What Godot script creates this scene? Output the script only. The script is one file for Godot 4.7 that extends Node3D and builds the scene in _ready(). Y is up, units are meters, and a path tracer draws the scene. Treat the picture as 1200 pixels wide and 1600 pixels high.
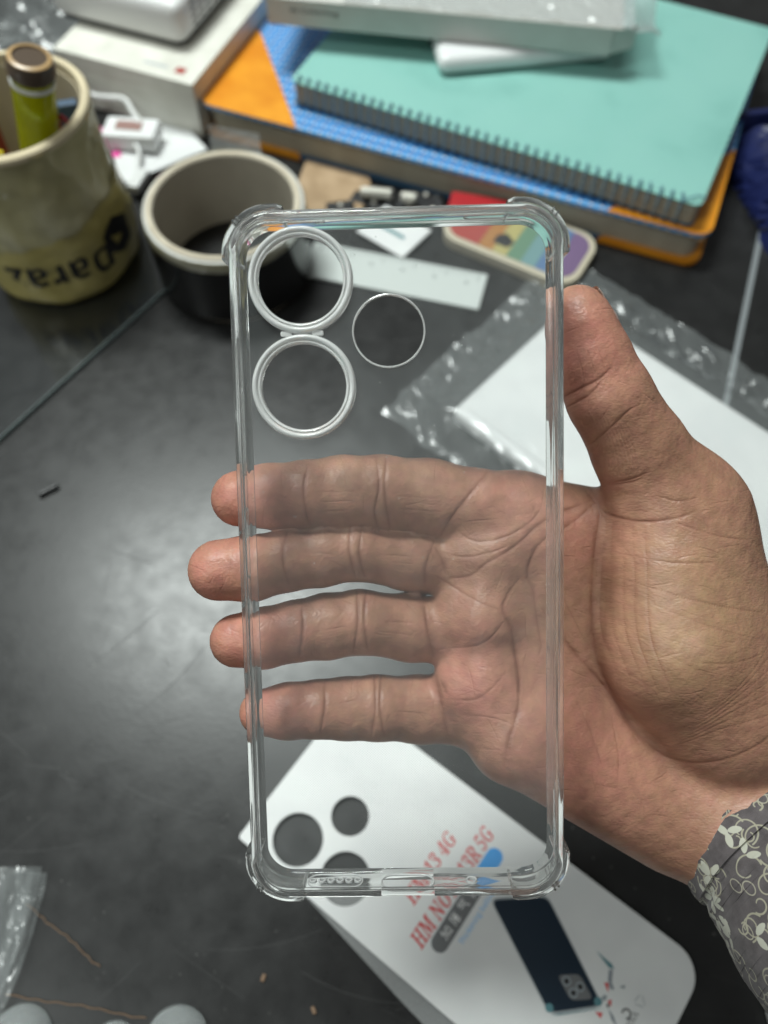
extends Node3D
# A clear phone case held up in one hand above a cluttered black desk. Metres, y up; the desk top is y = 0.
# The hand and the case are laid out in millimetres in frames of their own.
const INDEX := [[40.55, -1.11, -11.5, 11.43], [26.26, 0.91, -7.5, 11.05], [12.51, 3.93, -4.5, 10.72], [-0.87, 5.42, 0.5, 9.87], [-11.26, 5.37, 2.5, 9.7], [-20.84, 4.78, 5.5, 8.71], [-30.38, 4.22, 8, 8.27], [-38.24, 3.55, 7.5, 7.44]]
const MIDDLE := [[37.1, -16.7, -13, 10.02], [22.07, -14.53, -11, 9.38], [7.2, -12.78, -6, 9.18], [-7.88, -10.68, 0, 7.88], [-17.36, -11.8, 2, 8.33], [-26.19, -13.01, 5, 8.05], [-35.19, -14.89, 7.5, 8.46], [-43.55, -15.36, 8, 8.1]]
const RING := [[37.42, -37.42, -15, 10.1], [23.19, -35.06, -13, 9.28], [7.26, -32.86, -8, 9.26], [-6.72, -30.4, -2, 8.66], [-15.76, -31.35, 0, 8.76], [-23.84, -32.14, 3, 7.95], [-32.18, -33.72, 5, 7.87], [-39.37, -34.41, 5, 7.19]]
const PINKY := [[37.58, -59.75, -16, 10.15], [24.22, -58.13, -14, 9.5], [10.07, -56.4, -10, 9.34], [-2.15, -54.82, -5, 8.78], [-10.65, -54.51, -3, 8.34], [-17.87, -53.95, 0, 7.62], [-26.04, -53.98, 2, 7.29], [-32.98, -54.33, 2, 6.25]]
const THUMB := [[82.04, -2.68, -4, 17.48], [68.79, 16.34, 4, 12.38], [58.85, 30.1, 10, 10.87], [53.66, 39.75, 12, 9.94], [50.6, 47.46, 13, 8.73], [49.77, 50.76, 13, 7.58]]
const PALM := [[35.1, -3.32, -12, 14.04, 98.54, -60.64, -18, 16.11], [30.61, -18.55, -13, 12.99, 96.64, -66.32, -18, 16.11], [29.68, -37.1, -13, 12.61, 94.75, -73.9, -18, 16.11], [30.48, -52.64, -12, 12.93, 90.19, -80.8, -16, 16.91], [39.37, -62.26, -10, 15.38, 83.84, -86.07, -14, 18.07], [95.42, -81.39, -15, 22.08, 122.78, -110.42, 13, 23.07], [40.81, -2.78, -13, 13.36, 74.81, -9.24, -12, 13.67], [29.56, -12.18, -5, 9.67, 23.39, -11.16, -6, 9], [26.75, -29.43, -4, 9.99, 21.95, -28.79, -6, 8.64], [27.77, -48.37, -5, 10.03, 23.03, -48.94, -6, 9], [35.83, -62.7, -5, 11.11, 32.53, -59.64, -7, 9.94]]
const THENAR := [[82.39, -0.89, -4, 17.66, 95.3, -51.74, -8, 22.51], [77.07, -17.44, 1, 17.09, 78.11, -36.45, 2, 18.05], [80.57, -38.54, 0, 18.22, 95.79, -57.83, -7, 19.88]]
const SLEEVE := [[102.26, -89.02, -11.0, 22.81], [110.85, -97.66, -1.0, 25.16], [118.15, -106.34, 8.0, 28.36], [127.96, -118.6, 24.0, 31.21]]
const CREASES := [
	[0.82, 0.9, [-19.7, 12.4, -20.4, 4.9, -19.4, -3.6]],
	[0.83, 0.9, [-2, 14.5, -1.2, 6.7, -2.3, 0, -1.3, -4.7]],
	[0.83, 0.9, [0.7, 14.5, 0.3, 5.8, 1.7, -4.3]],
	[0.82, 0.9, [-25.3, -5.2, -25.9, -11.5, -24.6, -19.4]],
	[0.84, 0.9, [-8.7, -3.7, -9, -10, -7.4, -17.6]],
	[0.84, 0.9, [-5.7, -3.7, -6.4, -10.4, -5, -17.4]],
	[0.83, 0.9, [-21.9, -23.2, -21, -30.6, -22.2, -38.1]],
	[0.84, 0.9, [-7.4, -20.6, -6.8, -28.7, -8.1, -37.5]],
	[0.84, 0.9, [-4.7, -20.6, -5.1, -29, -4.1, -37.5]],
	[0.84, 0.9, [-16.1, -44.4, -15.6, -51.7, -16.8, -58.8]],
	[0.86, 0.9, [-2.7, -43.8, -2.2, -52.2, -3.4, -60.8]],
	[0.86, 0.9, [-0.5, -43.8, -1, -52.2, 0.3, -60.9]],
	[0.34, 0.35, [-16.8, 5, -6.7, 5.4]],
	[0.34, 0.35, [-16, 2.5, -8.4, 2.9]],
	[0.34, 0.35, [-16.8, 0, -9.2, 0.5]],
	[0.34, 0.35, [3.4, 4.2, 16.8, 3.4]],
	[0.34, 0.35, [4.2, 0.8, 15.1, 0]],
	[0.34, 0.35, [1.7, -13.4, 8.4, -14.1]],
	[0.34, 0.35, [0, -11.4, 8.4, -12.1]],
	[0.34, 0.35, [-20.2, -10.4, -13.4, -11.1]],
	[0.34, 0.35, [0, -29.4, 8.4, -30.2]],
	[0.34, 0.35, [-1.7, -31.9, 8.4, -33.6]],
	[0.34, 0.35, [-16.8, -31.1, -10.1, -30.2]],
	[0.34, 0.35, [3.4, -50.4, 13.4, -51.7]],
	[0.34, 0.35, [2.5, -53.8, 11.8, -55.4]],
	[0.34, 0.35, [-13.4, -51.2, -6.7, -50.4]],
	[1.03, 0.9, [28.9, 11.2, 24.9, 6.9, 20.6, 1.7, 17.5, -2.6, 15.5, -6.5]],
	[1.03, 0.8, [14.3, -7.2, 11.7, -13.8, 11, -20.3]],
	[1.03, 0.8, [11, -23.2, 11.7, -30.1, 13.8, -40.4]],
	[1.03, 0.8, [14.3, -44.4, 15.5, -51.6, 17.9, -61.9]],
	[1.03, 0.8, [13.1, -8.6, 15.5, -12, 17.2, -17.2]],
	[1.03, 0.8, [15.5, -46.4, 17.2, -49.9]],
	[1.04, 0.9, [58.7, 3.8, 52.7, 1.4, 46.6, -0.9, 41.5, -3.8, 37.1, -7.8, 32.8, -10.7, 27.6, -13.8, 23.3, -17.3, 18.1, -18.1]],
	[1.04, 0.8, [58.4, 2.6, 51.8, -2.6, 43.2, -7.8, 40.1, -12.1, 39, -17.3, 40.8, -21.6, 41.8, -28.5, 43.2, -36.3, 42.3, -39.7]],
	[1.21, 1, [36.6, -18.1, 32.8, -23.3, 32.1, -26.8, 34.6, -32, 35.9, -38.9, 36.6, -46.6, 35.6, -53.6, 33.2, -60.5, 32.1, -68.2]],
	[1.04, 0.85, [43.2, -26.8, 47, -32, 51, -37.1, 56.2, -43.2, 62.2, -50.1, 66.5, -57, 69.1, -63.1]],
	[0.69, 0.6, [17.3, -2.6, 24.2, -7.8, 32.8, -6.6, 39.7, -2.6, 43.2, 1.7]],
	[0.69, 0.5, [15.5, -11.2, 22.5, -12.1, 31.1, -10, 38, -6.6]],
	[0.69, 0.55, [13.8, -17.3, 20.7, -21.6, 27.6, -25.1, 32.8, -26.8]],
	[0.69, 0.55, [15.5, -38, 22.5, -36.6, 27.6, -34.6, 32.8, -28.5]],
	[0.69, 0.45, [18.1, -51, 24.2, -50.4, 28.5, -47.5, 32.8, -43.2]],
	[0.52, 0.35, [19.9, -55.3, 27.6, -54.9, 34.6, -57, 38.9, -62.2]],
	[0.52, 0.4, [48.4, -22.5, 51.8, -29.4, 54.4, -34.6]],
	[0.52, 0.3, [52.7, -51.8, 56.2, -60.5, 58.7, -69.1]],
	[0.52, 0.3, [62.2, -56.2, 63.1, -65.7, 62.2, -74.3]],
	[1.01, 0.9, [58, 6.7, 59.1, 0, 57.5, -8.4, 56.8, -20.2, 56.8, -31.9, 58.5, -42, 63, -51.2, 68.9, -60.5, 77.3, -66.4, 85.7, -64.7, 95.8, -58.8, 103.3, -52.1]],
	[0.81, 0.8, [56.8, 5.7, 60.1, 0, 65.8, -2.4, 73.1, -1.9, 78.8, 0]],
	[0.81, 0.7, [58.5, 7, 65, 8.1, 67.4, 10.6]],
	[0.57, 0.5, [69.8, 4.1, 74.7, 2.8, 79.6, 3.6]],
	[0.57, 0.5, [74.7, -2.9, 84.5, -6.1, 94.2, -7.3]],
	[0.57, 0.5, [62.5, -11, 72.7, -12.8, 82.8, -12.7]],
	[0.57, 0.45, [60.9, -17.1, 79.2, -22.5, 97.5, -26]],
	[0.57, 0.3, [66.6, -22.7, 81.2, -28.6, 95.8, -32.5]],
	[0.57, 0.3, [78, -37.4, 87.7, -37.5, 97.5, -35.7]],
	[0.57, 0.2, [62.5, -30, 73.5, -37.1, 84.5, -42.2]],
	[0.49, 0.4, [59, -2.5, 57.7, -16.5, 57.4, -33, 60.6, -46.1]],
	[0.49, 0.4, [60.3, -2.5, 59.1, -16.5, 58.9, -33, 62.5, -46.1]],
	[0.49, 0.4, [61.8, -2.5, 60.8, -16.5, 60.7, -33, 64.6, -46.1]],
	[0.49, 0.4, [63.5, -2.5, 62.7, -16.5, 62.8, -33, 67.1, -46.1]],
	[0.49, 0.4, [65.3, -2.5, 64.7, -16.5, 64.9, -33, 69.5, -46.1]],
	[0.49, 0.4, [67.6, -2.5, 67.2, -16.5, 67.6, -33, 72.5, -46.1]],
	[0.41, 0.3, [99.4, -33.1, 91.1, -41.4, 81.1, -50.5]],
	[0.41, 0.3, [99.4, -36.1, 90.1, -43.7, 80.5, -52.3]],
	[0.41, 0.3, [99.4, -39.1, 89.1, -46, 79.8, -54.2]],
	[0.41, 0.3, [99.4, -42.1, 88.1, -48.4, 79.2, -56]],
	[0.41, 0.3, [99.4, -45, 87.1, -50.7, 78.5, -57.8]],
	[0.41, 0.3, [99.4, -48, 86.1, -53, 77.8, -59.6]],
	[0.41, 0.3, [99.4, -51, 85.1, -55.3, 77.2, -61.4]],
	[0.78, 0.85, [43.6, 28.5, 48.6, 30.6, 53.3, 32.9, 55.7, 35.3]],
	[0.63, 0.6, [45.5, 26.4, 51, 29, 54.6, 33.3]],
	[0.64, 0.7, [53.8, 17.5, 58.1, 22.3, 61.3, 25.5, 63.7, 26.6]],
	[0.74, 0.8, [57.4, 7.4, 63.1, 8.2, 67.6, 10.2]],
	[0.32, 0.3, [50.9, 25.9, 55.8, 17.8, 59, 8.1]],
	[0.32, 0.3, [52, 25.4, 56.7, 17.5, 59.8, 8.1]],
	[0.32, 0.3, [53.2, 24.9, 57.7, 17.1, 60.6, 8.1]],
	[0.32, 0.3, [54.3, 24.4, 58.7, 16.8, 61.4, 8.1]],
	[0.32, 0.3, [55.4, 23.9, 59.6, 16.5, 62.2, 8.1]],
	[0.32, 0.3, [56.6, 23.4, 60.6, 16.2, 63, 8.1]],
	[0.32, 0.3, [57.7, 23, 61.6, 15.8, 63.8, 8.1]],
	[0.32, 0.3, [58.8, 22.5, 62.5, 15.5, 64.6, 8.1]],
	[0.32, 0.3, [60, 22, 63.5, 15.2, 65.5, 8.1]],
	[0.31, 0.25, [44.9, 40.6, 46.8, 34.3, 47.6, 31.2]],
	[0.31, 0.25, [47.4, 40.6, 49.5, 34.3, 50.1, 31.2]],
	[0.31, 0.25, [49.9, 40.6, 52.1, 34.3, 52.6, 31.2]],
	[0.31, 0.25, [52.4, 40.6, 54.8, 34.3, 55.1, 31.2]]]
const BLOBS := [[-39.3, 3.3, 10, 0, 0.75], [-44.3, -15, 10, 0, 0.75], [-39.3, -33.4, 10, 0, 0.75], [-33.4, -52.2, 10, 0, 0.75], [-28.4, 1.7, 8.4, 0, 0.5], [-26.8, -33.4, 8.4, 0, 0.5], [-25.1, -51.8, 8.4, 0, 0.5], [47, 41.4, 13.5, 0, 0.9], [23.2, -48.2, 8.6, 0, 0.9], [51.1, -66.4, 20.4, 0, 0.6], [51.6, -8.6, 10.3, 0, 0.6], [24.1, -34.4, 8.6, 0, 0.45], [34.4, 5.2, 10.3, 0, 0.4], [80, -22.9, 18, 1, 0.6], [76.7, -37.5, 11.4, 1, 0.7], [65.6, 18, 8.2, 2, 0.5], [80.3, 11.7, 13.4, 2, 0.6], [59.6, -16.6, 6.6, 2, 0.5], [75.2, -58.5, 11.7, 2, 0.5], [44.7, -24.1, 10.3, 2, 0.5], [88.6, -46.8, 15, 2, 0.5], [72.7, -21, 4.8, 3, 0.6], [76, -32.3, 4.5, 3, 0.5], [-9.1, 8.3, 5, 3, 0.4], [8.4, 9.2, 5, 3, 0.35], [78.7, -89, 10.3, 2, 0.45]]

var rng := RandomNumberGenerator.new()
var used := {}
var M := {}

# ---------------------------------------------------------------- naming
func numbered(called: String) -> String:
	if not used.has(called):
		used[called] = 0
		return called
	used[called] += 1
	return "%s_%03d" % [called, used[called]]

func tag(o: Node, label: String, category: String, group := "") -> Node:
	o.set_meta("label", label)
	o.set_meta("category", category)
	if group:
		o.set_meta("group", group)
	return o

func base(called: String, at: Vector3, turn := 0.0) -> Node3D:
	var o := Node3D.new()
	o.name = numbered(called)
	add_child(o)
	o.position = at
	o.rotation.y = turn
	return o

# A top-level node whose x axis runs along a (on the desk) and whose y axis is up.
func base_along(called: String, at: Vector3, a: Vector2) -> Node3D:
	var o := base(called, at)
	o.rotation.y = atan2(-a.y, a.x)
	return o

# ---------------------------------------------------------------- mesh helpers: everything is a soup of triangles until make()
func quad(t: PackedVector3Array, a: Vector3, b: Vector3, c: Vector3, d: Vector3) -> void:
	t.append_array([a, b, c, a, c, d])

func volume(t: PackedVector3Array) -> float:
	var v := 0.0
	for i in range(0, t.size(), 3):
		v += t[i].dot(t[i + 1].cross(t[i + 2]))
	return v

func mesh_of(t: PackedVector3Array, crease := 40.0, closed := true, uv = null) -> ArrayMesh:
	if closed and volume(t) > 0.0:
		for i in range(0, t.size(), 3):
			var s := t[i + 1]
			t[i + 1] = t[i + 2]
			t[i + 2] = s
	var n := t.size()
	var face := PackedVector3Array()
	face.resize(n / 3)
	var at := {}
	var keys := []
	keys.resize(n)
	for i in range(0, n, 3):
		face[i / 3] = (t[i + 2] - t[i]).cross(t[i + 1] - t[i])
		for k in 3:
			var key := Vector3i((t[i + k] * 100000.0).round())
			keys[i + k] = key
			if not at.has(key):
				at[key] = PackedInt32Array()
			var l: PackedInt32Array = at[key]
			l.append(i / 3)
			at[key] = l
	var normals := PackedVector3Array()
	normals.resize(n)
	var limit := cos(deg_to_rad(crease))
	for i in n:
		var f := face[i / 3]
		var fn := f.normalized()
		var sum := Vector3.ZERO
		var l: PackedInt32Array = at[keys[i]]
		for g in l:
			if face[g].normalized().dot(fn) >= limit:
				sum += face[g]
		normals[i] = sum.normalized() if sum.length_squared() > 0.0 else Vector3.UP
	var a := []
	a.resize(Mesh.ARRAY_MAX)
	a[Mesh.ARRAY_VERTEX] = t
	a[Mesh.ARRAY_NORMAL] = normals
	var uvs := PackedVector2Array()
	uvs.resize(n)
	if uv != null:
		for i in n:
			uvs[i] = uv.call(t[i], normals[i])
	a[Mesh.ARRAY_TEX_UV] = uvs
	var m := ArrayMesh.new()
	m.add_surface_from_arrays(Mesh.PRIMITIVE_TRIANGLES, a)
	return m

func put(m: Mesh, called: String, material: Material, parent: Node = self) -> MeshInstance3D:
	var o := MeshInstance3D.new()
	o.name = numbered(called) if parent == self else called
	o.mesh = m
	o.material_override = material
	parent.add_child(o, true)
	return o

func make(t: PackedVector3Array, called: String, material: Material, parent: Node = self, crease := 40.0, closed := true, uv = null) -> MeshInstance3D:
	return put(mesh_of(t, crease, closed, uv), called, material, parent)

func moved(t: PackedVector3Array, x: Transform3D) -> PackedVector3Array:
	var out := t.duplicate()
	for i in out.size():
		out[i] = x * out[i]
	return out

# A box with rounded edges, from lo to hi.
func rbox(lo: Vector3, hi: Vector3, b := 0.0005) -> PackedVector3Array:
	var c := (lo + hi) / 2.0
	var h := (hi - lo) / 2.0
	b = minf(b, minf(h.x, minf(h.y, h.z)) * 0.98)
	var t := PackedVector3Array()
	for axis in 3:
		var u := (axis + 1) % 3
		var v := (axis + 2) % 3
		var us := [-h[u], -h[u] + b * 0.42, -h[u] + b, h[u] - b, h[u] - b * 0.42, h[u]]
		var vs := [-h[v], -h[v] + b * 0.42, -h[v] + b, h[v] - b, h[v] - b * 0.42, h[v]]
		for s in [-1.0, 1.0]:
			for i in 5:
				for j in 5:
					var p := []
					for q in [[i, j], [i + 1, j], [i + 1, j + 1], [i, j + 1]]:
						var w := Vector3.ZERO
						w[axis] = s * h[axis]
						w[u] = us[q[0]]
						w[v] = vs[q[1]]
						var inner := w.clamp(-h + Vector3.ONE * b, h - Vector3.ONE * b)
						w = inner + (w - inner).normalized() * b
						p.append(w + c)
					if s > 0:
						quad(t, p[0], p[1], p[2], p[3])
					else:
						quad(t, p[3], p[2], p[1], p[0])
	return t

# Closed profile of (radius, height) turned about y.
func lathe(p: Array, segs := 48, from := 0.0, to := TAU) -> PackedVector3Array:
	var t := PackedVector3Array()
	var n := p.size()
	for s in segs:
		var a := lerpf(from, to, float(s) / segs)
		var b := lerpf(from, to, float(s + 1) / segs)
		for i in n:
			var q: Vector2 = p[i]
			var r: Vector2 = p[(i + 1) % n]
			if q.x == 0.0 and r.x == 0.0:
				continue
			quad(t, Vector3(q.x * sin(a), q.y, q.x * cos(a)), Vector3(r.x * sin(a), r.y, r.x * cos(a)), Vector3(r.x * sin(b), r.y, r.x * cos(b)), Vector3(q.x * sin(b), q.y, q.x * cos(b)))
	return t

func tube(path: PackedVector3Array, r: float, sides := 8, loop := false) -> PackedVector3Array:
	var t := PackedVector3Array()
	var n := path.size()
	var rings := []
	var up := Vector3(0.31, 0.87, 0.38).normalized()
	for i in n:
		var d := (path[(i + 1) % n if loop else mini(i + 1, n - 1)] - path[(i + n - 1) % n if loop else maxi(i - 1, 0)]).normalized()
		var x := up.cross(d)
		if x.length() < 0.05:
			x = Vector3.RIGHT.cross(d)
		x = x.normalized()
		var y := d.cross(x)
		up = y
		var ring := []
		for k in sides:
			var a := TAU * k / sides
			ring.append(path[i] + (x * cos(a) + y * sin(a)) * r)
		rings.append(ring)
	for i in (n if loop else n - 1):
		for k in sides:
			var l := (k + 1) % sides
			quad(t, rings[i][k], rings[i][l], rings[(i + 1) % n][l], rings[(i + 1) % n][k])
	if not loop:
		for k in sides:
			var l := (k + 1) % sides
			t.append_array([path[0], rings[0][l], rings[0][k], path[n - 1], rings[n - 1][k], rings[n - 1][l]])
	return t

func circle(c: Vector2, r: float, segs := 48) -> PackedVector2Array:
	var p := PackedVector2Array()
	for i in segs:
		p.append(c + Vector2(cos(TAU * i / segs), sin(TAU * i / segs)) * r)
	return p

func rounded(lo: Vector2, hi: Vector2, r: float, segs := 8) -> PackedVector2Array:
	var p := PackedVector2Array()
	for k in 4:
		var c := Vector2(hi.x - r if k == 0 or k == 3 else lo.x + r, hi.y - r if k < 2 else lo.y + r)
		for i in segs + 1:
			var a := PI / 2 * (k + float(i) / segs)
			p.append(c + Vector2(cos(a), sin(a)) * r)
	return p

# Triangles of a flat outline with holes (each hole joined to the outline by a slit).
func fill(outline: PackedVector2Array, holes := []) -> PackedVector2Array:
	var ring := outline.duplicate()
	var left := holes.duplicate()
	while left.size():
		var best := [INF, 0, 0, 0]
		for h in left.size():
			for i in ring.size():
				for j in range(0, left[h].size(), 2):
					var d: float = ring[i].distance_squared_to(left[h][j])
					if d < best[0]:
						best = [d, h, i, j]
		var hole: PackedVector2Array = left[best[1]].duplicate()
		if Geometry2D.is_polygon_clockwise(hole) == Geometry2D.is_polygon_clockwise(outline):
			hole.reverse()
			best[3] = hole.size() - 1 - best[3]
		var joined := PackedVector2Array()
		for i in best[2] + 1:
			joined.append(ring[i])
		for j in hole.size() + 1:
			joined.append(hole[(best[3] + j) % hole.size()])
		for i in range(best[2], ring.size()):
			joined.append(ring[i])
		ring = joined
		left.remove_at(best[1])
	var out := PackedVector2Array()
	var index := Geometry2D.triangulate_polygon(ring)
	if index.is_empty():
		push_warning("outline not filled")
	for i in index:
		out.append(ring[i])
	return out

# A slab: outline in (x, -z) of a desk thing, i.e. point (a, b) is x = a, z = -b, from y0 to y1.
func slab(outline: PackedVector2Array, y0: float, y1: float, holes := []) -> PackedVector3Array:
	var t := PackedVector3Array()
	for p in [[y0, -1], [y1, 1]]:
		var f := fill(scaled(outline, 1000.0), holes.map(func(h): return scaled(h, 1000.0)))
		for i in range(0, f.size(), 3):
			var a := Vector3(f[i].x / 1000, p[0], -f[i].y / 1000)
			var b := Vector3(f[i + 1].x / 1000, p[0], -f[i + 1].y / 1000)
			var c := Vector3(f[i + 2].x / 1000, p[0], -f[i + 2].y / 1000)
			if ((b - a).cross(c - a).y > 0) == (p[1] > 0):
				t.append_array([a, b, c])
			else:
				t.append_array([a, c, b])
	for o in [outline] + holes:
		var flip: bool = Geometry2D.is_polygon_clockwise(o) != (o != outline)
		for i in o.size():
			var a: Vector2 = o[i]
			var b: Vector2 = o[(i + 1) % o.size()]
			if flip:
				quad(t, Vector3(b.x, y0, -b.y), Vector3(a.x, y0, -a.y), Vector3(a.x, y1, -a.y), Vector3(b.x, y1, -b.y))
			else:
				quad(t, Vector3(a.x, y0, -a.y), Vector3(b.x, y0, -b.y), Vector3(b.x, y1, -b.y), Vector3(a.x, y1, -a.y))
	return t

func scaled(p: PackedVector2Array, k: float) -> PackedVector2Array:
	var o := p.duplicate()
	for i in o.size():
		o[i] *= k
	return o

# Flat print: an outline a hair above the face it is printed on.
func print_on(outline: PackedVector2Array, y: float, called: String, material: Material, parent: Node) -> MeshInstance3D:
	return make(slab(outline, y, y + 0.00004), called, material, parent)

func grid(nu: int, nv: int, at: Callable) -> PackedVector3Array:
	var t := PackedVector3Array()
	var p := PackedVector3Array()
	for j in nv + 1:
		for i in nu + 1:
			p.append(at.call(float(i) / nu, float(j) / nv))
	for j in nv:
		for i in nu:
			var k := j * (nu + 1) + i
			quad(t, p[k], p[k + 1], p[k + nu + 2], p[k + nu + 1])
	return t

# ---------------------------------------------------------------- materials
func lin(r: float, g: float, b: float, a := 1.0) -> Color:
	var c := Color(r, g, b).linear_to_srgb()
	c.a = a
	return c

func mat(called: String, c: Color, rough := 0.6, spec := 0.5) -> StandardMaterial3D:
	var m := StandardMaterial3D.new()
	m.resource_name = called
	m.albedo_color = c
	m.roughness = rough
	m.metallic_specular = spec
	M[called] = m
	return m

func noise(freq: float, sd: int, octaves := 4, kind := FastNoiseLite.TYPE_SIMPLEX_SMOOTH) -> FastNoiseLite:
	var n := FastNoiseLite.new()
	n.noise_type = kind
	n.seed = sd
	n.frequency = freq
	n.fractal_octaves = octaves
	return n

func noise_tex(n: FastNoiseLite, colors: Array, offsets: Array, size := 512) -> NoiseTexture2D:
	var t := NoiseTexture2D.new()
	t.width = size
	t.height = size
	t.seamless = true
	t.noise = n
	var g := Gradient.new()
	g.offsets = PackedFloat32Array(offsets)
	g.colors = PackedColorArray(colors)
	t.color_ramp = g
	return t

func grey(v: float) -> Color:
	return Color(v, v, v)

func mottled(m: StandardMaterial3D, tex: Texture2D, scale: Vector3) -> StandardMaterial3D:
	m.albedo_texture = tex
	m.albedo_color = Color.WHITE
	m.uv1_triplanar = true
	m.uv1_world_triplanar = true
	m.uv1_scale = scale
	return m

func bumpy(m: StandardMaterial3D, tex: Texture2D, cm: float) -> void:
	m.heightmap_enabled = true
	m.heightmap_texture = tex
	m.heightmap_scale = cm

func pane(called: String, c: Color, rough := 0.08) -> StandardMaterial3D:
	var m := mat(called, c, rough)
	m.transparency = BaseMaterial3D.TRANSPARENCY_ALPHA
	return m

func solid_clear(called: String, c: Color, rough: float, scale := 0.048) -> StandardMaterial3D:
	var m := mat(called, c, rough)
	m.transparency = BaseMaterial3D.TRANSPARENCY_ALPHA
	m.refraction_enabled = true
	m.refraction_scale = scale
	return m

# The worn desk top: [colour, roughness], tiling. Scratches, dust and wiped streaks.
func desk_wear() -> Array:
	const N := 1024
	var soft := noise(0.012, 3, 5).get_seamless_image(N, N)
	var cloud := noise(0.022, 8, 5).get_seamless_image(N, N)
	var grain := noise(0.35, 9, 2).get_seamless_image(N, N)
	var color := Image.create(N, N, false, Image.FORMAT_RGB8)
	var rough := Image.create(N, N, false, Image.FORMAT_RGB8)
	for y in N:
		for x in N:
			var a := soft.get_pixel(x, y).r
			var b := cloud.get_pixel(x, y).r
			var g := grain.get_pixel(x, y).r
			var v := 0.0125 + 0.010 * maxf(a - 0.35, 0.0) + 0.004 * g
			color.set_pixel(x, y, lin(v, v, v * 1.01))
			rough.set_pixel(x, y, grey(0.275 + 0.09 * (b - 0.25) + 0.04 * (g - 0.5) + 0.035 * a))
	var r := RandomNumberGenerator.new()
	r.seed = 21
	for i in 110:
		var p := Vector2(r.randf(), r.randf()) * N
		var d := Vector2.from_angle(r.randf_range(-0.7, 0.9) + (PI / 2 if i % 5 == 0 else 0.0))
		var long := r.randf_range(15, 150)
		var bend := r.randf_range(-0.004, 0.004)
		var w := r.randf_range(0.10, 0.45)
		for k in int(long):
			stroke(rough, p, 0.5, grey(0.62), w)
			stroke(color, p, 0.4, lin(0.09, 0.09, 0.088), w * 0.5)
			p += d
			d = d.rotated(bend)
	for i in 420:
		stroke(color, Vector2(r.randf(), r.randf()) * N, r.randf_range(0.2, 1.3), lin(0.16, 0.155, 0.145), r.randf_range(0.2, 0.8))
	return [ImageTexture.create_from_image(color), ImageTexture.create_from_image(rough)]

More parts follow.
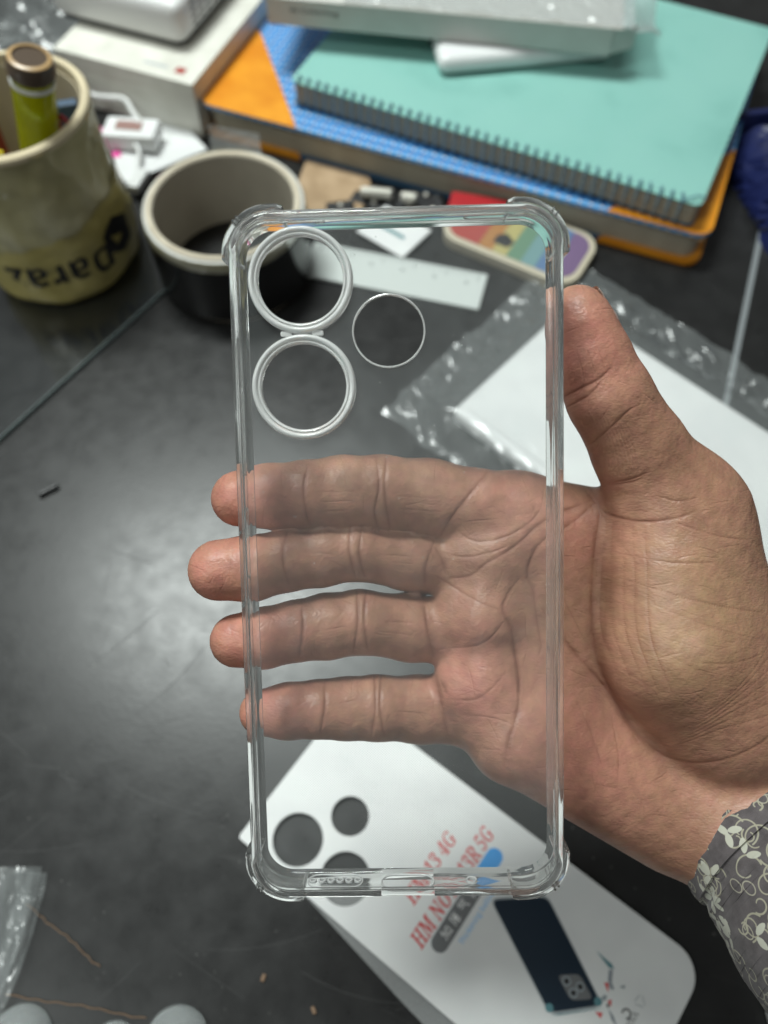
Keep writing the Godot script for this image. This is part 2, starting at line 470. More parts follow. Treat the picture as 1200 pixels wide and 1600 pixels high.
func materials() -> void:
	# the desk: scuffed black laminate
	var d := mat("desk_laminate", Color.WHITE, 1.0, 0.43)
	var worn := desk_wear()
	mottled(d, worn[0], Vector3(3, 3, 3))
	d.roughness_texture = worn[1]
	d.roughness_texture_channel = BaseMaterial3D.TEXTURE_CHANNEL_GRAYSCALE
	bumpy(d, noise_tex(noise(0.09, 12, 4), [grey(0.2), grey(0.8)], [0.1, 0.9], 1024), 0.002)
	mat("joint_filler", lin(0.22, 0.24, 0.25), 0.5)
	pane("sheet_glass", Color(0.2, 0.28, 0.3, 0.03), 0.05)
	mat("glass_edge", lin(0.20, 0.25, 0.25), 0.3)
	# white goods
	mottled(mat("white_card", Color.WHITE, 0.42, 0.5), noise_tex(noise(0.01, 21, 3), [lin(0.70, 0.71, 0.71), lin(0.76, 0.77, 0.765)], [0.2, 0.8], 256), Vector3(9, 9, 9))
	mat("white_plastic", lin(0.74, 0.75, 0.75), 0.35)
	mottled(mat("white_box_card", Color.WHITE, 0.55), noise_tex(noise(0.015, 31, 4), [lin(0.60, 0.59, 0.53), lin(0.70, 0.69, 0.63)], [0.2, 0.8], 256), Vector3(8, 8, 8))
	mottled(mat("worn_box_side", Color.WHITE, 0.6), noise_tex(noise(0.02, 33, 5), [lin(0.36, 0.34, 0.29), lin(0.52, 0.50, 0.44)], [0.25, 0.75], 256), Vector3(10, 10, 10))
	mat("router_shell", lin(0.72, 0.72, 0.715), 0.4)
	mat("router_top", lin(0.72, 0.72, 0.715), 0.35)
	mat("vent_slot", lin(0.05, 0.05, 0.05), 0.7)
	mottled(mat("carton_grey", Color.WHITE, 0.5), noise_tex(noise(0.012, 35, 4), [lin(0.50, 0.50, 0.47), lin(0.57, 0.57, 0.54)], [0.2, 0.8], 256), Vector3(8, 8, 8))
	mat("carton_cream", lin(0.54, 0.535, 0.50), 0.55)
	mat("faint_ink", lin(0.20, 0.20, 0.19), 0.7)
	# print on the card
	mat("red_ink", lin(0.62, 0.07, 0.07), 0.45)
	mat("grey_ink", lin(0.15, 0.155, 0.16), 0.45)
	mat("blue_ink", lin(0.03, 0.33, 0.80), 0.45)
	mat("pale_blue_ink", lin(0.20, 0.50, 0.85), 0.45)
	mat("white_ink", lin(0.72, 0.72, 0.72), 0.45)
	mat("navy_ink", lin(0.010, 0.022, 0.038), 0.3)
	mat("teal_ink", lin(0.10, 0.24, 0.27), 0.4)
	mat("smoke_ink", lin(0.27, 0.30, 0.33), 0.4)
	mat("black_ink", lin(0.02, 0.02, 0.02), 0.45)
	mat("pale_grey_ink", lin(0.42, 0.45, 0.46), 0.45)
	mat("light_print", lin(0.30, 0.34, 0.36), 0.4)
	# books
	var tile := Image.create(64, 64, false, Image.FORMAT_RGB8)
	for y in 64:
		for x in 64:
			var c := lin(0.055, 0.24, 0.58)
			if (x % 32) < 13:
				c = lin(0.16, 0.42, 0.76)
			if (y % 32) < 11:
				c = c.lerp(lin(0.015, 0.10, 0.34), 0.75)
			if Vector2(x % 32 - 22, y % 32 - 22).length() < 5.5:
				c = lin(0.66, 0.70, 0.72)
			tile.set_pixel(x, y, c)
	var bc := mat("blue_check_cover", Color.WHITE, 0.4)
	mottled(bc, ImageTexture.create_from_image(tile), Vector3(72, 72, 72))
	bc.uv1_world_triplanar = false
	mottled(mat("orange_cover", Color.WHITE, 0.38), noise_tex(noise(0.01, 41, 4), [lin(0.66, 0.23, 0.010), lin(0.76, 0.31, 0.02)], [0.2, 0.8], 256), Vector3(9, 9, 9))
	mottled(mat("rust_cover", Color.WHITE, 0.5), noise_tex(noise(0.02, 43, 4), [lin(0.42, 0.12, 0.02), lin(0.60, 0.22, 0.05)], [0.2, 0.8], 256), Vector3(9, 9, 9))
	mat("dark_blue_cover", lin(0.03, 0.09, 0.17), 0.5)
	mottled(mat("page_edges", Color.WHITE, 0.8, 0.3), noise_tex(noise(0.05, 45, 3), [lin(0.26, 0.23, 0.17), lin(0.40, 0.36, 0.28), lin(0.54, 0.50, 0.41)], [0.2, 0.5, 0.8], 256), Vector3(5, 210, 5))
	mottled(mat("mint_cover", Color.WHITE, 0.42), noise_tex(noise(0.006, 47, 4), [lin(0.20, 0.43, 0.385), lin(0.235, 0.485, 0.435), lin(0.25, 0.50, 0.45)], [0.1, 0.4, 0.8], 512), Vector3(4, 4, 4))
	mat("punched_hole", lin(0.02, 0.05, 0.06), 0.8)
	mat("wire_blue", lin(0.09, 0.20, 0.27), 0.3, 0.7)
	# cup and its contents
	mottled(mat("cup_wrap", Color.WHITE, 0.24, 0.6), noise_tex(noise(0.009, 51, 4), [lin(0.38, 0.345, 0.18), lin(0.47, 0.43, 0.24), lin(0.55, 0.52, 0.36)], [0.2, 0.5, 0.85], 512), Vector3(7, 3, 7))
	mottled(mat("cup_yellow", Color.WHITE, 0.3, 0.6), noise_tex(noise(0.009, 52, 4), [lin(0.38, 0.32, 0.10), lin(0.46, 0.395, 0.14), lin(0.53, 0.46, 0.20)], [0.2, 0.5, 0.85], 512), Vector3(7, 3, 7))
	mat("cup_rim_card", lin(0.62, 0.53, 0.36), 0.7)
	mat("cup_inside", lin(0.52, 0.45, 0.32), 0.7)
	solid_clear("yellow_plastic", Color(0.78, 0.80, 0.02, 0.45), 0.12)
	mat("brown_cap", lin(0.075, 0.050, 0.032), 0.35, 0.6)
	mat("brass_band", lin(0.42, 0.27, 0.12), 0.35, 0.7)
	mat("dark_red", lin(0.20, 0.025, 0.02), 0.55)
	mat("red_cord", lin(0.36, 0.012, 0.03), 0.5)
	mat("yellow_stick", lin(0.62, 0.50, 0.02), 0.45)
	mat("slate_blue", lin(0.06, 0.10, 0.16), 0.5)
	mat("grey_stick", lin(0.28, 0.27, 0.24), 0.5)
	# tape
	mottled(mat("core_card", Color.WHITE, 0.75, 0.3), noise_tex(noise(0.02, 55, 4), [lin(0.50, 0.44, 0.34), lin(0.60, 0.54, 0.43)], [0.2, 0.8], 256), Vector3(9, 9, 9))
	mottled(mat("core_lining", Color.WHITE, 0.6, 0.4), noise_tex(noise(0.012, 56, 3), [lin(0.44, 0.40, 0.33), lin(0.50, 0.46, 0.38)], [0.2, 0.8], 256), Vector3(9, 9, 9))
	mat("black_tape", lin(0.012, 0.012, 0.012), 0.15, 0.6)
	solid_clear("tape_film", Color(0.72, 0.70, 0.58, 0.55), 0.2)
	# small things
	mottled(mat("kraft_card", Color.WHITE, 0.8, 0.3), noise_tex(noise(0.02, 61, 4), [lin(0.36, 0.25, 0.15), lin(0.46, 0.33, 0.21)], [0.2, 0.8], 256), Vector3(9, 9, 9))
	var st := mat("spring_steel", lin(0.82, 0.80, 0.72), 0.3, 0.7)
	st.metallic = 0.5
	mat("black_part", lin(0.02, 0.02, 0.022), 0.4)
	mat("graphite_part", lin(0.08, 0.085, 0.09), 0.35)
	var rl := mat("ruler_plastic", lin(0.56, 0.60, 0.58), 0.3)
	rl.metallic_specular = 0.5
	mat("ruler_mark", lin(0.25, 0.27, 0.27), 0.6)
	mat("bright_red", lin(0.40, 0.02, 0.025), 0.35)
	mat("cream_rim", lin(0.52, 0.47, 0.36), 0.4)
	for a in [["band_red", 0.36, 0.06, 0.05], ["band_orange", 0.38, 0.18, 0.06], ["band_yellow", 0.42, 0.37, 0.15], ["band_green", 0.13, 0.24, 0.16], ["band_teal", 0.16, 0.29, 0.30], ["band_blue", 0.10, 0.18, 0.33], ["band_violet", 0.18, 0.12, 0.22]]:
		mat(a[0], lin(a[1], a[2], a[3]), 0.3)
	mat("pink_plastic", lin(0.72, 0.06, 0.32), 0.4)
	mat("cable_white", lin(0.68, 0.69, 0.68), 0.45)
	mat("dusty_brown", lin(0.28, 0.16, 0.14), 0.6)
	mat("navy_pouch", lin(0.008, 0.014, 0.075), 0.45)
	mat("straw", lin(0.21, 0.135, 0.085), 0.8)
	pane("clear_film", Color(0.92, 0.95, 0.95, 0.09), 0.20)
	pane("frosted_film", Color(0.75, 0.77, 0.77, 0.42), 0.22)
	var sp := mat("speckled_film", Color(1, 1, 1, 0.62), 0.3)
	mottled(sp, noise_tex(noise(0.30, 131, 2), [lin(0.22, 0.23, 0.23), lin(0.36, 0.37, 0.37), lin(0.62, 0.63, 0.63)], [0.25, 0.55, 0.9], 512), Vector3(14, 14, 14))
	sp.albedo_color = Color(1, 1, 1, 0.62)
	sp.transparency = BaseMaterial3D.TRANSPARENCY_ALPHA
	solid_clear("clear_silicone", Color(0.96, 0.98, 0.98, 0.20), 0.04, 0.042)
	# the case
	solid_clear("case_clear", Color(0.98, 0.985, 0.98, 0.05), 0.02, 0.033)
	solid_clear("case_ring", Color(0.97, 0.975, 0.97, 0.52), 0.10, 0.047)
	mat("case_cut_edge", lin(0.50, 0.51, 0.51), 0.2)
	pane("case_inner_face", Color(0.9, 0.93, 0.93, 0.02), 0.03)
	# the back's fine raised dots, with greasy smears and a little dust
	var dot := Image.create(1024, 2048, false, Image.FORMAT_RGBA8)
	var smear := noise(0.006, 121, 4)
	var streak := noise(0.02, 122, 3)
	for y in 2048:
		for x in 1024:
			var cx := x / 9.3
			var cy := y / 8.06
			var ax := cx - floorf(cx)
			var ay := cy - floorf(cy)
			var r := minf(Vector2(ax - 0.25, ay - 0.25).length(), minf(Vector2(ax - 0.75, ay - 0.75).length(), Vector2(ax - 1.25, ay - 0.25).length()))
			var grease := maxf(smear.get_noise_2d(x, y * 0.75) + 0.5 * streak.get_noise_2d(x * 0.4 + y * 0.5, y * 1.2 - x * 0.6) - 0.05, 0.0)
			dot.set_pixel(x, y, Color(0.86, 0.89, 0.89, 0.012 + 0.035 * grease + 0.22 * (1.0 - smoothstep(0.06, 0.20, r))))
	var specks := RandomNumberGenerator.new()
	specks.seed = 31
	for i in 90:
		stroke(dot, Vector2(specks.randf() * 1020, specks.randf() * 2044), specks.randf_range(0.3, 2.2), Color(0.85, 0.85, 0.82, 0.6), specks.randf_range(0.3, 0.9))
	var pd := mat("case_dotted_face", Color.WHITE, 0.35)
	pd.albedo_texture = ImageTexture.create_from_image(dot)
	pd.transparency = BaseMaterial3D.TRANSPARENCY_ALPHA
	mat("nail", lin(0.62, 0.45, 0.38), 0.28, 0.55)

# ---------------------------------------------------------------- the hand
func smin(a: float, b: float, k: float) -> float:
	var h := maxf(k - absf(a - b), 0.0) / k
	return minf(a, b) - h * h * k * 0.25

var bone_a := PackedVector3Array()
var bone_d := PackedVector3Array()
var bone_r := PackedFloat32Array()
var bone_s := PackedFloat32Array()
var bone_i := PackedFloat32Array()
var bone_g := PackedInt32Array()   # 0 palm, 1 thenar, 2.. fingers

func bone(a: Vector3, ra: float, b: Vector3, rb: float, g: int) -> void:
	bone_a.append(a)
	bone_d.append(b - a)
	bone_r.append(ra)
	bone_s.append(rb - ra)
	bone_i.append(1.0 / maxf((b - a).length_squared(), 0.0001))
	bone_g.append(g)

func bone_dist(i: int, p: Vector3) -> float:
	var v := p - bone_a[i]
	var t := clampf(v.dot(bone_d[i]) * bone_i[i], 0.0, 1.0)
	return (v - bone_d[i] * t).length() - bone_r[i] - bone_s[i] * t

func field(p: Vector3, which: PackedInt32Array) -> float:
	var palm := 1e3
	var ball := 1e3
	var fingers := [1e3, 1e3, 1e3, 1e3, 1e3]
	for i in which:
		var d := bone_dist(i, p)
		var g := bone_g[i]
		if g == 0:
			palm = smin(palm, d, 7.0)
		elif g == 1:
			ball = smin(ball, d, 9.0)
		else:
			fingers[g - 2] = smin(fingers[g - 2], d, 2.2)
	var body := smin(palm, ball, 3.2)
	var out := body
	for g in 4:
		if fingers[g] < 900.0:
			out = minf(out, smin(body, fingers[g], 2.4))
	if fingers[4] < 900.0:
		out = minf(out, smin(smin(ball, fingers[4], 8.0), palm, 3.5))
	return out

func hand_mesh(uv_lo: Vector2, uv_size: Vector2) -> ArrayMesh:
	for b in PALM:
		bone(Vector3(b[0], b[1], b[2]), b[3], Vector3(b[4], b[5], b[6]), b[7], 0)
	for b in THENAR:
		bone(Vector3(b[0], b[1], b[2]), b[3], Vector3(b[4], b[5], b[6]), b[7], 1)
	var g := 2
	for f in [INDEX, MIDDLE, RING, PINKY, THUMB]:
		for i in f.size() - 1:
			bone(Vector3(f[i][0], f[i][1], f[i][2]), f[i][3], Vector3(f[i + 1][0], f[i + 1][1], f[i + 1][2]), f[i + 1][3], g)
		g += 1
	var n := bone_a.size()
	var lo := Vector3.ONE * 1e9
	var hi := -lo
	for i in n:
		for e in [bone_a[i], bone_a[i] + bone_d[i]]:
			lo = lo.min(e - Vector3.ONE * 28.0)
			hi = hi.max(e + Vector3.ONE * 28.0)
	const B := 8.0
	const C := 6
	var h := B / C
	var dims := Vector3i(((hi - lo) / B).ceil())
	var verts := PackedVector3Array()
	var cell_of := {}
	var near := []          # the bones near each vertex
	var edges := []
	var S := C + 1
	for bx in dims.x:
		for by in dims.y:
			for bz in dims.z:
				var o := lo + Vector3(bx, by, bz) * B
				var mid := o + Vector3.ONE * B / 2
				var close := 1e3
				var ds := PackedFloat32Array()
				ds.resize(n)
				for i in n:
					ds[i] = bone_dist(i, mid)
					close = minf(close, ds[i])
				if close > 11.0 or close < -12.0:
					continue
				var which := PackedInt32Array()
				for i in n:
					if ds[i] < close + 33.0:
						which.append(i)
				var v := PackedFloat32Array()
				v.resize(S * S * S)
				for x in S:
					for y in S:
						for z in S:
							v[(x * S + y) * S + z] = field(o + Vector3(x, y, z) * h, which)
				for x in C:
					for y in C:
						for z in C:
							var q := PackedFloat32Array()
							var inside := 0
							for k in 8:
								var w := v[((x + (k >> 2)) * S + y + ((k >> 1) & 1)) * S + z + (k & 1)]
								q.append(w)
								if w < 0.0:
									inside += 1
							if inside == 0 or inside == 8:
								continue
							var sum := Vector3.ZERO
							var count := 0
							for e in [[0, 4], [1, 5], [2, 6], [3, 7], [0, 2], [1, 3], [4, 6], [5, 7], [0, 1], [2, 3], [4, 5], [6, 7]]:
								var a := q[e[0]]
								var b := q[e[1]]
								if (a < 0.0) != (b < 0.0):
									var t := a / (a - b)
									var pa := Vector3(e[0] >> 2, (e[0] >> 1) & 1, e[0] & 1)
									var pb := Vector3(e[1] >> 2, (e[1] >> 1) & 1, e[1] & 1)
									sum += pa.lerp(pb, t)
									count += 1
							var gx := bx * C + x
							var gy := by * C + y
							var gz := bz * C + z
							cell_of[Vector3i(gx, gy, gz)] = verts.size()
							verts.append(o + (Vector3(x, y, z) + sum / count) * h)
							near.append(which)
							edges.append([Vector3i(gx, gy, gz), q[0], q[4], q[2], q[1]])
	var index := PackedInt32Array()
	for e in edges:
		var c: Vector3i = e[0]
		for axis in 3:
			if (e[1] < 0.0) == (e[2 + axis] < 0.0):
				continue
			var u := Vector3i.ZERO
			var w := Vector3i.ZERO
			u[(axis + 1) % 3] = 1
			w[(axis + 2) % 3] = 1
			var i0 = cell_of.get(c)
			var i1 = cell_of.get(c - u)
			var i2 = cell_of.get(c - u - w)
			var i3 = cell_of.get(c - w)
			if i0 == null or i1 == null or i2 == null or i3 == null:
				print("gap ", lo + Vector3(c) * h, e)
				continue
			if e[1] < 0.0:
				index.append_array([i0, i2, i1, i0, i3, i2])
			else:
				index.append_array([i0, i1, i2, i0, i2, i3])
	var normals := PackedVector3Array()
	var uvs := PackedVector2Array()
	const T := [Vector3(1, -1, -1), Vector3(-1, -1, 1), Vector3(-1, 1, -1), Vector3(1, 1, 1)]
	for i in verts.size():
		var grad := Vector3.ZERO
		for t in T:
			grad += t * field(verts[i] + t * 0.35, near[i])
		normals.append(grad.normalized() if grad.length() > 0.05 else Vector3(0, 0, 1))
		uvs.append(Vector2((verts[i].x - uv_lo.x) / uv_size.x, 1.0 - (verts[i].y - uv_lo.y) / uv_size.y))
		verts[i] = verts[i] * 0.001
	var a := []
	a.resize(Mesh.ARRAY_MAX)
	a[Mesh.ARRAY_VERTEX] = verts
	a[Mesh.ARRAY_NORMAL] = normals
	a[Mesh.ARRAY_TEX_UV] = uvs
	a[Mesh.ARRAY_INDEX] = index
	var m := ArrayMesh.new()
	m.add_surface_from_arrays(Mesh.PRIMITIVE_TRIANGLES, a)
	return m

# Skin: pigment patches, crease lines and the relief of creases and fine skin lines, laid on the palm's own plane.
func skin(uv_lo: Vector2, uv_size: Vector2) -> StandardMaterial3D:
	const N := 1024
	var k := N / uv_size.x
	var line := PackedFloat32Array()
	line.resize(N * N)
	for c in CREASES:
		var pts: Array = c[2]
		var curve := Curve2D.new()
		var np := pts.size() / 2
		for i in np:
			var p := Vector2(pts[2 * i], pts[2 * i + 1])
			var before := Vector2(pts[2 * maxi(i - 1, 0)], pts[2 * maxi(i - 1, 0) + 1])
			var after := Vector2(pts[2 * mini(i + 1, np - 1)], pts[2 * mini(i + 1, np - 1) + 1])
			curve.add_point(p, (before - after) / 6.0, (after - before) / 6.0)
		var dense := curve.tessellate_even_length(5, 0.35)
		var nd := dense.size()
		for i in nd:
			var s := float(i) / maxi(nd - 1, 1)
			var taper := sin(PI * clampf(s * 0.92 + 0.04, 0, 1)) ** 0.5
			var wob := 0.82 + 0.25 * sin(i * 0.13 + nd) * sin(i * 0.047 + 1.0)
			var r: float = c[0] * 0.62 * k * (0.5 + 0.5 * taper)
			var o := Vector2((dense[i].x - uv_lo.x) * k, N - (dense[i].y - uv_lo.y) * k)
			var reach := int(ceil(r * 3.4))
			for y in range(maxi(int(o.y) - reach, 0), mini(int(o.y) + reach + 1, N)):
				for x in range(maxi(int(o.x) - reach, 0), mini(int(o.x) + reach + 1, N)):
					var d := Vector2(x + 0.5, y + 0.5).distance_to(o) / r
					var w: float = c[1] * taper * wob * (0.58 * exp(-d * d * 1.5) + 0.42 * exp(-d * d * 0.28))
					if w > line[y * N + x]:
						line[y * N + x] = w
	# the countless fine lines that cross a palm
	var rl := RandomNumberGenerator.new()
	rl.seed = 77
	for i in 900:
		var p := Vector2(rl.randf(), rl.randf()) * N
		var mx := uv_lo.x + p.x / k
		var a := rl.randfn(0.0, 0.35) + (0.15 if mx > 58.0 else (PI / 2 if rl.randf() < 0.45 else 0.0))
		var bend := rl.randfn(0.0, 0.01)
		var s := rl.randf_range(0.06, 0.24)
		var long := int(rl.randf_range(14, 70))
		for q in long:
			var taper := sin(PI * (q + 0.5) / long)
			for y in range(int(p.y) - 1, int(p.y) + 2):
				for x in range(int(p.x) - 1, int(p.x) + 2):
					if x >= 0 and y >= 0 and x < N and y < N:
						var d := Vector2(x + 0.5, y + 0.5).distance_to(p)
						line[y * N + x] = maxf(line[y * N + x], s * taper * exp(-d * d * 1.1))
			p += Vector2.from_angle(a)
			a += bend
	var patchy := noise(0.011, 71, 5)
	var blotch := noise(0.035, 72, 3)
	var fine := noise(0.22, 73, 3)
	var cells := noise(0.11, 74, 2, FastNoiseLite.TYPE_CELLULAR)
	cells.cellular_return_type = FastNoiseLite.RETURN_DISTANCE2_SUB
	var img := Image.create(N, N, false, Image.FORMAT_RGB8)
	var height := PackedFloat32Array()
	height.resize(N * N)
	var tints := [Vector3(0.49, 0.200, 0.150), Vector3(0.37, 0.230, 0.128), Vector3(0.285, 0.145, 0.090), Vector3(0.50, 0.31, 0.215)]
	# pigment patches on a coarse grid
	const G := 128
	var coarse := Image.create(G, G, false, Image.FORMAT_RGBF)
	for y in G:
		for x in G:
			var p := Vector2(uv_lo.x + (x + 0.5) / G * uv_size.x, uv_lo.y + (1.0 - (y + 0.5) / G) * uv_size.y)
			var c := Vector3(0.395, 0.205, 0.138)
			for b in BLOBS:
				var w: float = b[4] * exp(-(p - Vector2(b[0], b[1])).length_squared() / (b[2] * b[2]))
				c = c.lerp(tints[b[3]], w)
			coarse.set_pixel(x, y, Color(c.x, c.y, c.z))
	coarse.resize(N, N, Image.INTERPOLATE_CUBIC)
	for y in N:
		for x in N:
			var b := coarse.get_pixel(x, y)
			var f := fine.get_noise_2d(x * 0.55, y * 1.4)
			var cl := cells.get_noise_2d(x, y)
			var l := line[y * N + x]
			var tone := 1.0 + 0.16 * patchy.get_noise_2d(x, y) + 0.16 * blotch.get_noise_2d(x, y) + 0.05 * f
			var r := b.r * tone
			var g := b.g * tone * (1.0 - 0.08 * blotch.get_noise_2d(x + 400, y))
			var bl := b.b * tone
			var w := minf(l, 1.0) * 0.72
			img.set_pixel(x, y, lin(lerpf(r, 0.19, w), lerpf(g, 0.070, w), lerpf(bl, 0.045, w)))
			height[y * N + x] = 0.62 - 0.50 * l + 0.06 * f + 0.07 * cl + 0.16 * blotch.get_noise_2d(x * 0.8, y * 0.8)
	var m := mat("skin", Color.WHITE, 0.46, 0.48)
	m.albedo_texture = ImageTexture.create_from_image(img)
	m.texture_repeat = false
	bumpy(m, ImageTexture.create_from_image(Image.create_from_data(N, N, false, Image.FORMAT_RF, height.to_byte_array())), 0.085)
	m.subsurf_scatter_enabled = true
	m.subsurf_scatter_strength = 0.06
	return m

func floral() -> ImageTexture:
	const N := 512
	var img := Image.create(N, N, false, Image.FORMAT_RGB8)
	var n1 := noise(0.02, 81, 4)
	var weave := noise(0.4, 82, 2)
	for y in N:
		for x in N:
			var t := 1.0 + 0.35 * n1.get_noise_2d(x, y) + 0.22 * weave.get_noise_2d(x, y) + 0.05 * sin(x * 1.6) * sin(y * 1.6)
			img.set_pixel(x, y, lin(0.105 * t, 0.093 * t, 0.096 * t))
	var r := RandomNumberGenerator.new()
	r.seed = 5
	for s in 95:   # scrolling tendrils
		var c := Vector2(r.randf() * N, r.randf() * N)
		var rad := r.randf_range(14, 42)
		var a0 := r.randf() * TAU
		for i in 220:
			var t := i / 220.0
			var p := c + Vector2.from_angle(a0 + t * 5.0) * rad * (1.0 - 0.6 * t)
			stroke(img, p, 2.0 - t * 0.8, lin(0.34, 0.325, 0.25), 0.7)
	for s in 30:   # flowers with three to five petals
		var c := Vector2(r.randf() * N, r.randf() * N)
		var a0 := r.randf() * TAU
		for k in r.randi_range(2, 4):
			var a := a0 + k * r.randf_range(0.9, 1.5)
			for i in 40:
				var t := i / 39.0
				stroke(img, c + Vector2.from_angle(a) * (6 + t * 34), 8.0 * sin(PI * t) ** 0.7 + 0.5, lin(0.46, 0.46, 0.39), 0.9)
	for s in 30:
		var c := Vector2(r.randf() * N, r.randf() * N)
		for i in 90:
			stroke(img, c + Vector2.from_angle(i / 90.0 * TAU) * Vector2(13, 17), 1.4, lin(0.36, 0.34, 0.27), 0.7)
	return ImageTexture.create_from_image(img)

func stroke(img: Image, p: Vector2, r: float, c: Color, w: float) -> void:
	var n := img.get_width()
	for y in range(int(p.y - r - 1), int(p.y + r + 2)):
		for x in range(int(p.x - r - 1), int(p.x + r + 2)):
			var d := Vector2(x, y).distance_to(p)
			if d < r + 0.7:
				var xx := posmod(x, n)
				var yy := posmod(y, n)
				img.set_pixel(xx, yy, img.get_pixel(xx, yy).lerp(c, w * clampf(r + 0.7 - d, 0, 1)))

func person(eye: Transform3D) -> void:
	var o := base("person", Vector3.ZERO)
	o.transform = eye * Transform3D(Basis(), Vector3(0, 0, -0.220))
	tag(o, "open hand gripping the clear phone case, with a grey floral sleeve at the wrist", "person")
	var lo := Vector2(-60, -108)
	var size := Vector2(172, 172)
	var h := put(hand_mesh(lo, size), "hand", skin(lo, size), o)
	h.set_meta("label", "bare palm and fingers behind the clear case")
	# the thumb's nail, on the far side of its tip
	var tip := Vector3(THUMB[5][0], THUMB[5][1], THUMB[5][2])
	var low := Vector3(THUMB[3][0], THUMB[3][1], THUMB[3][2])
	var along := (tip - low).normalized()
	var out := (Vector3(0.90, 0.34, -0.12) - along * Vector3(0.90, 0.34, -0.12).dot(along)).normalized()
	var side := along.cross(out)
	var nail := PackedVector3Array()
	for s in 2:
		var g := grid(10, 10, func(u, v):
			var a := lerpf(-0.75, 0.75, u)
			var l := lerpf(-7.5, 5.4 - 2.6 * a * a, v)
			var rr: float = 0.05 + 0.25 * s + (7.6 + minf(-l, 3.3) * 0.42 if l < 0.0 else sqrt(57.8 - l * l * 0.62))
			return (tip + along * l + (out * cos(a) + side * sin(a)) * rr) * 0.001)
		nail.append_array(g)
	make(nail, "thumb_nail", M.nail, o, 60, false)
	# sleeve: a wide cuff that hangs open below the wrist
	var cl := mat("floral_cloth", Color.WHITE, 0.85, 0.25)
	cl.albedo_texture = floral()
	cl.rim_enabled = true
	cl.rim = 0.3
	var rows := []
	for s in 26:
		var t := s / 25.0 * (SLEEVE.size() - 1)
		var i := mini(int(t), SLEEVE.size() - 2)
		var f := t - i
		var c := Vector3(SLEEVE[i][0], SLEEVE[i][1], SLEEVE[i][2]).lerp(Vector3(SLEEVE[i + 1][0], SLEEVE[i + 1][1], SLEEVE[i + 1][2]), f)
		rows.append([c, lerpf(SLEEVE[i][3], SLEEVE[i + 1][3], f)])
	var ax := (rows[25][0] - rows[0][0] as Vector3).normalized()
	var px := Vector3(0, 0, 1).cross(ax).normalized()
	var pz := ax.cross(px)
	var fold := noise(0.05, 83, 3)
	var cloth_at := func(u: float, v: float, inset: float) -> Vector3:
		var row = rows[clampi(int(v * 25), 0, 25)]
		var a: float = u * TAU
		var rr: float = row[1] + 1.4 * fold.get_noise_3d(cos(a) * 22, sin(a) * 22, v * 60) + 0.9 * sin(a * 3 + v * 9) * v - inset
		if absf(v - 0.24) < 0.021:
			rr -= 0.9
		return (row[0] + (px * cos(a) + pz * sin(a) * 1.1) * rr) * 0.001
	var cloth := PackedVector3Array()
	var outer := grid(72, 50, func(u, v): return cloth_at.call(u, v, 0.0))
	var inner := grid(72, 50, func(u, v): return cloth_at.call(1.0 - u, v, 1.3))
	cloth.append_array(outer)
	cloth.append_array(inner)
	for i in 72:
		quad(cloth, cloth_at.call(i / 72.0, 0.0, 0.0), cloth_at.call((i + 1) / 72.0, 0.0, 0.0), cloth_at.call((i + 1) / 72.0, 0.0, 1.3), cloth_at.call(i / 72.0, 0.0, 1.3))
	var c0: Vector3 = rows[0][0] * 0.001
	make(cloth, "sleeve", cl, o, 60, true, func(p: Vector3, _n: Vector3):
		var a := atan2((p - c0).dot(pz), (p - c0).dot(px))
		return Vector2(a / TAU * 3.0, (p - c0).dot(ax) / 0.052)).set_meta("label", "grey cloth cuff with cream floral print")

# ---------------------------------------------------------------- the phone case (millimetres in its own frame: x right, y up, z outward from its back)
func case_path(x_half: float, y_half: float, r: float) -> Array:
	# [point, outward normal], anticlockwise from the charging port's right end round to its left end
	var out := []
	for i in 7:
		out.append([Vector2(lerpf(6.6, x_half - r, i / 6.0), -y_half), Vector2(0, -1)])
	for c in [[x_half - r, -y_half + r, -PI / 2], [x_half - r, y_half - r, 0.0], [-x_half + r, y_half - r, PI / 2], [-x_half + r, -y_half + r, PI]]:
		for i in range(1, 15):
			var n := Vector2.from_angle(c[2] + PI / 2 * i / 14.0)
			out.append([Vector2(c[0], c[1]) + n * r, n])
		if c[0] > 0 and c[1] < 0:
			for i in range(1, 12):
				out.append([Vector2(x_half, lerpf(-y_half + r, y_half - r, i / 12.0)), Vector2(1, 0)])
		elif c[0] < 0 and c[1] > 0:
			for i in range(1, 12):
				out.append([Vector2(-x_half, lerpf(y_half - r, -y_half + r, i / 12.0)), Vector2(-1, 0)])
	for i in range(1, 7):
		out.append([Vector2(lerpf(-x_half + r, -6.4, i / 6.0), -y_half), Vector2(0, -1)])
	return out

